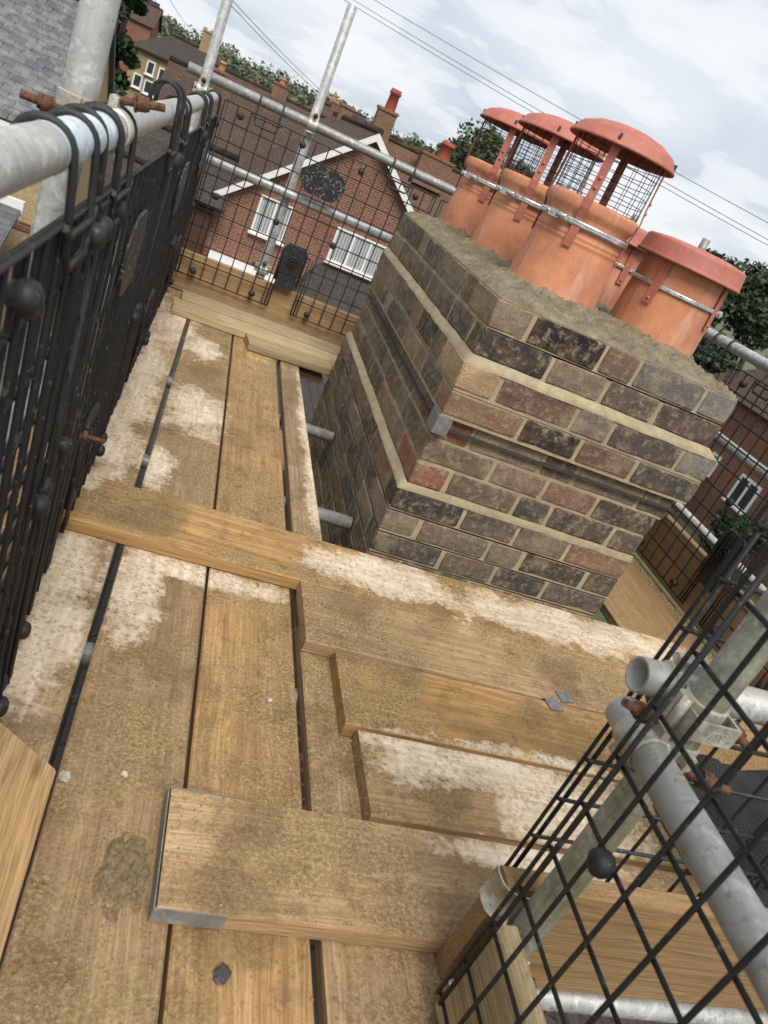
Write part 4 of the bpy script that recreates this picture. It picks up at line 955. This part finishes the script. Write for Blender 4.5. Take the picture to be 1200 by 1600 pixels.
# toe board clip at the foot of the mossy standard
E = tag(empty('toe_board_clip', (.728, .642, .19)), 'pale clip clamping the toe board to the mossy standard', 'clip')
m = MB()
for k in range(21):
    t_ = R(20) + R(300) * k / 20
    for rr, zz in ((.0248, -.02), (.030, -.02), (.030, .02), (.0248, .02)): m.v.append((rr * math.cos(t_), rr * math.sin(t_), zz - .05))
for k in range(20):
    for j in range(4): m.face((k * 4 + j, k * 4 + (j + 1) % 4, (k + 1) * 4 + (j + 1) % 4, (k + 1) * 4 + j), True)
m.build('clip_ring', 'clamp', E)
m = MB(); rib = [(.03, .0265), (.0, .0275), (-.022, .030), (-.036, .036), (-.0445, .048), (-.0465, .066), (-.044, .082)]
for d in (0, .003):
    for x, y in rib: m.v += [(x - d, y - d, -.012), (x - d, y - d, .052)]
nr = len(rib)
for k in range(nr - 1):
    for q in (0, nr): i = 2 * (k + q); m.face((i, i + 2, i + 3, i + 1), True)
    m.face((2 * k + 1, 2 * k + 3, 2 * (k + nr) + 3, 2 * (k + nr) + 1)); m.face((2 * k, 2 * (k + nr), 2 * (k + nr) + 2, 2 * k + 2))
m.tube([(-.026, .012, -.03), (-.034, .006, -.012), (-.032, .02, .012)], .006, 8)
m.build('hook_plate', 'clamp', E)
m = MB(); m.tube([(.026, -.02, -.05), (.045, -.052, -.085)], .0065, 12); bt = m.build('bolt', 'clamp', E); m = MB(); m.tube([(.03, -.027, -.058), (.035, -.036, -.067)], .0125, 6); m.build('nut', 'rust', bt)

# ---- mesh brick guards
PW, PT, PB = 1.16, .972, .10
WR = .0034
def guard_meshes():
    out = {}
    m = MB(); notch0, notch1, nz = .513, .650, .42
    nv = 17
    for i in range(nv + 1):
        x = PW * i / nv
        zb = nz if notch0 < x < notch1 else PB
        m.tube([(x, 0, zb), (x, 0, PT)], WR, 6, False)
    nh = 10
    for j in range(nh + 1):
        z = PB + (PT - PB) * j / nh
        if z < nz - .01:
            m.tube([(0, .006, z), (notch0, .006, z)], WR, 6); m.tube([(notch1, .006, z), (PW, .006, z)], WR, 6)
        else: m.tube([(0, .006 if j < nh else -.001, z), (PW, .006 if j < nh else -.001, z)], WR, 6)
    for x in (.016, notch0, notch0 - .016, notch1, notch1 + .016, PW - .016): m.tube([(x, 0, PB), (x, 0, PT if x in (.016, PW - .016) else nz)], WR * 1.15, 6)
    m.tube([(notch0, -.006, nz), (notch1, -.006, nz)], WR, 6)
    out['mesh'] = m.mesh('wire_grid', 'black')
    m = MB(); m.lathe([(.001, -.004), (.017, -.004), (.018, .004), (.016, .011), (.010, .0155), (.004, .0165), (.001, .0165)], 16, Matrix.Rotation(R(90), 4, 'X')); m.lathe([(.001, -.004), (.015, -.004), (.015, .008), (.009, .014), (.001, .014)], 12, Matrix.Rotation(R(-90), 4, 'X'))
    out['stud'] = m.mesh('rubber_stud', 'black')
    m = MB(); n = 36; a, b_ = .118, .076
    pr = []
    for k in range(n):
        t_ = 2 * math.pi * k / n; ct, st = math.cos(t_), math.sin(t_)
        x = (a - b_) * (1 if ct > 0 else -1) + b_ * ct; pr.append((x, b_ * st))
    for y in (-.012, -.006): m.v += [(x, y, z) for x, z in pr]
    m.face(list(range(n))); m.face([n + k for k in range(n)][::-1])
    for k in range(n): m.face((k, n + k, n + (k + 1) % n, (k + 1) % n), True)
    m.v += []
    out['plate'] = m.mesh('name_plate', 'black_scuffed')
    m = MB(); m.box((-.058, -.014, -.075), (.058, -.007, .075)); 
    for k in range(6): m.box((-.058 + k * .0205, -.020, -.07), (-.052 + k * .0205, -.0145, .06))
    m.tube([(-.06, -.01, -.12), (-.065, -.01, .05), (-.045, -.01, .085), (.045, -.01, .085), (.065, -.01, .05), (.06, -.01, -.12)], .006, 6); m.box((-.05, -.012, -.15), (.05, -.008, -.0755))
    m.lathe([(.012, 0), (.015, 0), (.015, .004), (.012, .004)], 18, Matrix.Translation((0, -.0205, 0)) @ Matrix.Rotation(R(90), 4, 'X')); m.lathe([(.026, 0), (.03, 0), (.03, .004), (.026, .004)], 22, Matrix.Translation((0, -.0205, 0)) @ Matrix.Rotation(R(90), 4, 'X'))
    out['shoe'] = m.mesh('moulded_shoe', 'black')
    return out
GM = guard_meshes()
def hook_mesh(yr, zr, dz_up=0.0, wdt=.118, back=.05):
    m = MB(); rl = .0247 + .0045; r = .0046; pts = []
    zr = zr + dz_up
    side = lambda x: [(x, yr + rl, zr - back)] + [(x, yr + rl * math.cos(R(a)), zr + rl * math.sin(R(a))) for a in range(0, 181, 18)] + [(x, yr - rl - .002, zr - .02), (x, -.007, PT - .03)]
    A = side(-wdt / 2); B = side(wdt / 2)[::-1]
    pts = A + [(-wdt / 2 + .012, -.008, PT - .048), (wdt / 2 - .012, -.008, PT - .048)] + B
    m.tube(pts, r, 8)
    m.tube([(-wdt / 2 - .02, -.006, PT), (-wdt / 2, -.007, PT - .012), (wdt / 2, -.007, PT - .012), (wdt / 2 + .02, -.006, PT)], r, 6)
    return m.mesh('hook', 'black')
def guard(label, loc, rz, yr, zr, group, lift=(0, 0), tilt=0.0, plates=True, cols=(.09, .415, .737, 1.052)):
    E = tag(empty('brick_guard', loc, (tilt, 0, rz)), label, 'mesh guard', group)
    link_obj('wire_grid', GM['mesh'], E)
    for k, u in enumerate((.215, .945)): link_obj('hook', hook_mesh(yr, zr, lift[k]), E, (u, 0, 0))
    for u in cols:
        for zz in (.135, .535, .932): link_obj('rubber_stud', GM['stud'], E, (u, -.005, zz))
    if not plates: return E
    link_obj('name_plate', GM['plate'], E, (.575, 0, .805))
    link_obj('moulded_shoe', GM['shoe'], E, (.565, 0, .375))
    return E
FG = 'far mesh guards'; LGp = 'left mesh guards'; RGp = 'right mesh guards'; NG = 'near right mesh guards'
guard('mesh guard in front of the brick gable between rail and far toe board', (-.13, 4.262, 0), 0, .050, 1.034, FG)
guard('second far mesh guard, mostly hidden behind the stack', (1.06, 4.262, 0), 0, .050, 1.034, FG)
LZ = RZ - 1.034
guard('nearest left mesh guard at the very edge of the picture', (-.103, -.03, LZ), R(90), .030, 1.034, LGp, tilt=-.040, cols=(.09, .737, 1.052))
guard('left mesh guard hung outside the nearest one, its grid filling the gaps', (-.118, .17, LZ), R(90), .030, 1.034, LGp, tilt=-.030, plates=False, cols=(1.052,))
guard('left mesh guard with a bolt beside it, second from the camera', (-.122, .985, LZ), R(90), .030, 1.034, LGp, lift=(0, .035), tilt=-.020, cols=(.09, 1.052))
guard('left mesh guard third from the camera', (-.131, 2.03, LZ), R(90), .032, 1.034, LGp, tilt=-.011, cols=(.09, 1.052))
guard('farthest left mesh guard by the far corner', (-.136, 3.08, LZ), R(90), .030, 1.034, LGp, tilt=-.006, cols=(.09, 1.052))
guard('right hand mesh guard nearest the crosswise boards', (2.150, 1.62, -.063), R(-90), .055, 1.031, RGp)
guard('right hand mesh guard beside the brick stack', (2.150, 2.80, -.063), R(-90), .055, 1.031, RGp)
guard('right hand mesh guard farthest back behind the stack', (2.150, 3.98, -.063), R(-90), .055, 1.031, RGp)
guard('near right mesh guard closest to the camera', (.643, .628, -.045), R(-90), .047, 1.075, NG)
guard('mesh guard behind the mossy standard along the near toe board', (1.90, .766, .0), R(180), .07, 1.0, NG)

# ---- loose odds and ends
o = tag(MB().tube([(0, 0, 0), (.035, 0, 0)], .0048, 10).build('loose_bolt', 'rust', None, (-.108, 1.34, .44)), 'rusty bolt sticking out of the left mesh guard', 'bolt')
mb = MB(); mb.tube([(-.004, 0, 0), (.004, 0, 0)], .010, 6); mb.build('bolt_head', 'rust', o)
# crumpled black netting heap behind the near guard
m = MB(); NXn, NYn = 70, 46; hx0, hx1, hy0, hy1 = 1.36, 2.10, .80, 1.30
for j in range(NYn + 1):
    for i in range(NXn + 1):
        u, v = i / NXn, j / NYn; x = hx0 + (hx1 - hx0) * u; y = hy0 + (hy1 - hy0) * v
        ed = min(u, 1 - u, v, 1 - v) * 5; q = Vector((x * 4, y * 4, 2))
        z = .045 + min(1, ed) * (.13 + .07 * noise.noise(q) + .035 * abs(noise.noise(q * 2.7)) + .02 * noise.noise(q * 6))
        m.v.append((x + .03 * noise.noise(q * 1.5 + Vector((5, 0, 0))), y + .03 * noise.noise(q * 1.5 + Vector((0, 7, 0))), z))
for j in range(NYn):
    for i in range(NXn):
        a = j * (NXn + 1) + i; uv = lambda ii, jj: ((hx1 - hx0) * ii / NXn, (hy1 - hy0) * jj / NYn)
        m.face((a, a + 1, a + NXn + 2, a + NXn + 1), True, [uv(i, j), uv(i + 1, j), uv(i + 1, j + 1), uv(i, j + 1)])
tag(m.build('debris_netting', 'netting'), 'heap of black debris netting on the boards behind the near guards', 'netting')
# small nailed plates on the crosswise boards
for lab, c, rz, s_ in (('upper of the two small metal plates nailed across the board joint', (1.235, 1.468), .15, .042), ('lower of the two small metal plates nailed across the board joint', (1.183, 1.424), .15, .044), ('metal plate on the nearest crosswise board behind the mesh', (.985, .855), .1, .05)):
    m = MB(); m.box((-s_ / 2, -s_ / 2, 0), (s_ / 2, s_ / 2, .0015))
    for q in range(4): m.lathe([(.0025, .0015), (.002, .0025), (.0002, .003)], 8, Matrix.Translation(((q % 2 - .5) * s_ * .6, (q // 2 - .5) * s_ * .6, 0)))
    tag(m.build('nail_plate', 'lead', None, (*c, .0405), (0, 0, rz)), lab, 'metal plate', 'small metal plates on the boards')
def rock(r, seed, flat=.7):
    m = MB(); rs = random.Random(seed); n, k = 9, 5
    for j in range(k + 1):
        ph = math.pi * j / k
        for i in range(n):
            a = 2 * math.pi * i / n; q = Vector((math.sin(ph) * math.cos(a), math.sin(ph) * math.sin(a), math.cos(ph)))
            d = r * (1 + .45 * noise.noise(q * 1.6 + Vector((seed, 0, 0)))); m.v.append((q.x * d, q.y * d * .8, q.z * d * flat))
    for j in range(k):
        for i in range(n): m.face((j * n + i, (j + 1) * n + i, (j + 1) * n + (i + 1) % n, j * n + (i + 1) % n))
    return m
tag(rock(.011, 3).build('pebble', 'stone', None, (.032, .955, .007)), 'pale pebble beside the yellow plank', 'pebble')
tag(rock(.016, 9, .35).build('flint_chip', 'flint', None, (.318, .655, .005), (0, 0, .9)), 'dark flint chip on the third deck board near the bottom', 'stone chip')
tag(rock(.007, 5).build('pebble', 'stone', None, (.128, .985, .004)), 'tiny grey pebble on the sandy second deck board', 'pebble')
tag(rock(.006, 6).build('pebble', 'stone', None, (.40, 1.25, .003)), 'tiny pale pebble on the third deck board', 'pebble')
# sand, crumbs of mortar and trodden clods: nobody could count them
rs = random.Random(33); m = MB()
def crumb(x, y, z, r):
    i = len(m.v); a = rs.uniform(0, 6.28)
    P = [(1, 0, .1), (-.4, .8, 0), (-.5, -.8, .1), (.1, .1, .95), (0, 0, -.5)]
    for q in P: m.v.append((x + r * (q[0] * math.cos(a) - q[1] * math.sin(a)) * rs.uniform(.7, 1.2), y + r * (q[0] * math.sin(a) + q[1] * math.cos(a)) * rs.uniform(.7, 1.2), z + r * q[2] * rs.uniform(.5, .9)))
    for f in ((0, 1, 3), (1, 2, 3), (2, 0, 3)): m.face([i + q for q in f])
gaps = ((.002, .020), (.233, .2415), (.4625, .4845))
def deck_z(x, y):
    for lo, hi in gaps:
        if lo - .004 < x < hi + .004: return None
    if .206 < x < 2 and .724 < y < .944: return .039
    if x > .56 and .95 < y < 1.43: return .039
    if x > .48 and 1.445 < y < 1.7: return .040
    if x > -.168 and 1.70 < y < 1.945: return .039
    if x > .60 and y > 1.9: return None
    if x > .70: return None
    return 0.0
clus = [(.12, .93, .09, .22, 1500), (.30, 1.08, .12, .25, 700), (.36, .98, .08, .09, 350), (.155, .80, .03, .055, 420), (.10, .62, .09, .16, 600), (.48, .83, .12, .06, 380), (.40, .77, .1, .05, 200), (.15, 1.4, .1, .25, 350), (.36, 1.45, .1, .3, 300), (-.1, 1.3, .06, .3, 200), (.53, 1.2, .03, .2, 200),
        (.35, 2.5, .25, .8, 350), (.9, 1.55, .35, .1, 250), (.9, 1.3, .3, .1, 200), (.2, 3.0, .2, .6, 200), (.5, .6, .2, .1, 200), (1.6, 1.75, .3, .1, 200)]
for cx, cy, sx, sy, n in clus:
    for _ in range(n * 2):
        x, y = rs.gauss(cx, sx), rs.gauss(cy, sy); z = deck_z(x, y)
        if z is None or x < -.2: continue
        crumb(x, y, z, min(.0065, .0012 * math.exp(rs.gauss(.25, .5))))
for _ in range(500):      # dirt line along the right toe board and on the right platform
    y = rs.uniform(1.95, 3.2); crumb(2.135 + rs.gauss(0, .008), y, -.004, rs.uniform(.003, .012))
tag(m.build('sand_crumbs', 'sand'), 'sand and mortar crumbs strewn over the boards', 'sand', kind='stuff')
mc = MB(); NC = 44
for j in range(NC + 1):
    for i in range(NC + 1):
        u, v = i / NC * 2 - 1, j / NC * 2 - 1; q = Vector((u * 2.6, v * 3.4, 8)); e = max(0, 1 - (u * u + v * v) ** .5 - .35 * noise.noise(q * .8))
        z_ = min(1, e * 2.2) * (.007 + .009 * noise.fractal(q * 1.5, .9, 2.0, 4)) - .0016
        mc.v.append((.155 + u * .045 + .006 * v, .80 + v * .085, z_))
for j in range(NC):
    for i in range(NC): a = j * (NC + 1) + i; mc.face((a, a + 1, a + NC + 2, a + NC + 1), True)
tag(mc.build('mortar_clod', 'clod'), 'trodden clod of wet mortar on the second deck board near the bottom', 'mortar')
# overhead cables
def cable(label, pix, group):
    pts = []
    for u, v, dep in pix:
        d = Vector((u - 600, v - 800, 1180.5)) * (dep / 1180.5)
        pts.append(Vector((sum(CR[i][j] * d[j] for j in range(3)) for i in range(3))) + Vector((0, 0, HC)))
    P0, P1 = pts[0], pts[-1]; L = []
    for k in range(25):
        t_ = k / 24; q = P0.lerp(P1, t_); q.z -= 4 * .006 * (P1 - P0).length * t_ * (1 - t_); L.append(q)
    m = MB(); m.tube(L, .011, 5); tag(m.build('overhead_cable', 'cable'), label, 'cable', group)
OG = 'overhead cables'
cable('upper single cable crossing behind the cowls', [(470, -70, 34), (1330, 418, 24)], OG)
cable('upper of the paired cables crossing behind the cowls', [(440, -70, 34), (1330, 446, 24)], OG)
cable('lower of the paired cables crossing behind the cowls', [(432, -66, 34), (1330, 455, 24)], OG)
cable('upper cable running down to the chimney on the far roof', [(340, -25, 20), (537, 172, 40)], OG)
cable('lower cable running down to the chimney on the far roof', [(330, -25, 20), (532, 174, 40)], OG)
cable('left cable running down to the yellow house roof', [(225, -36, 25), (283, 55, 62)], OG)
cable('cable running down to the yellow house chimney', [(246, -36, 25), (312, 57, 62)], OG)
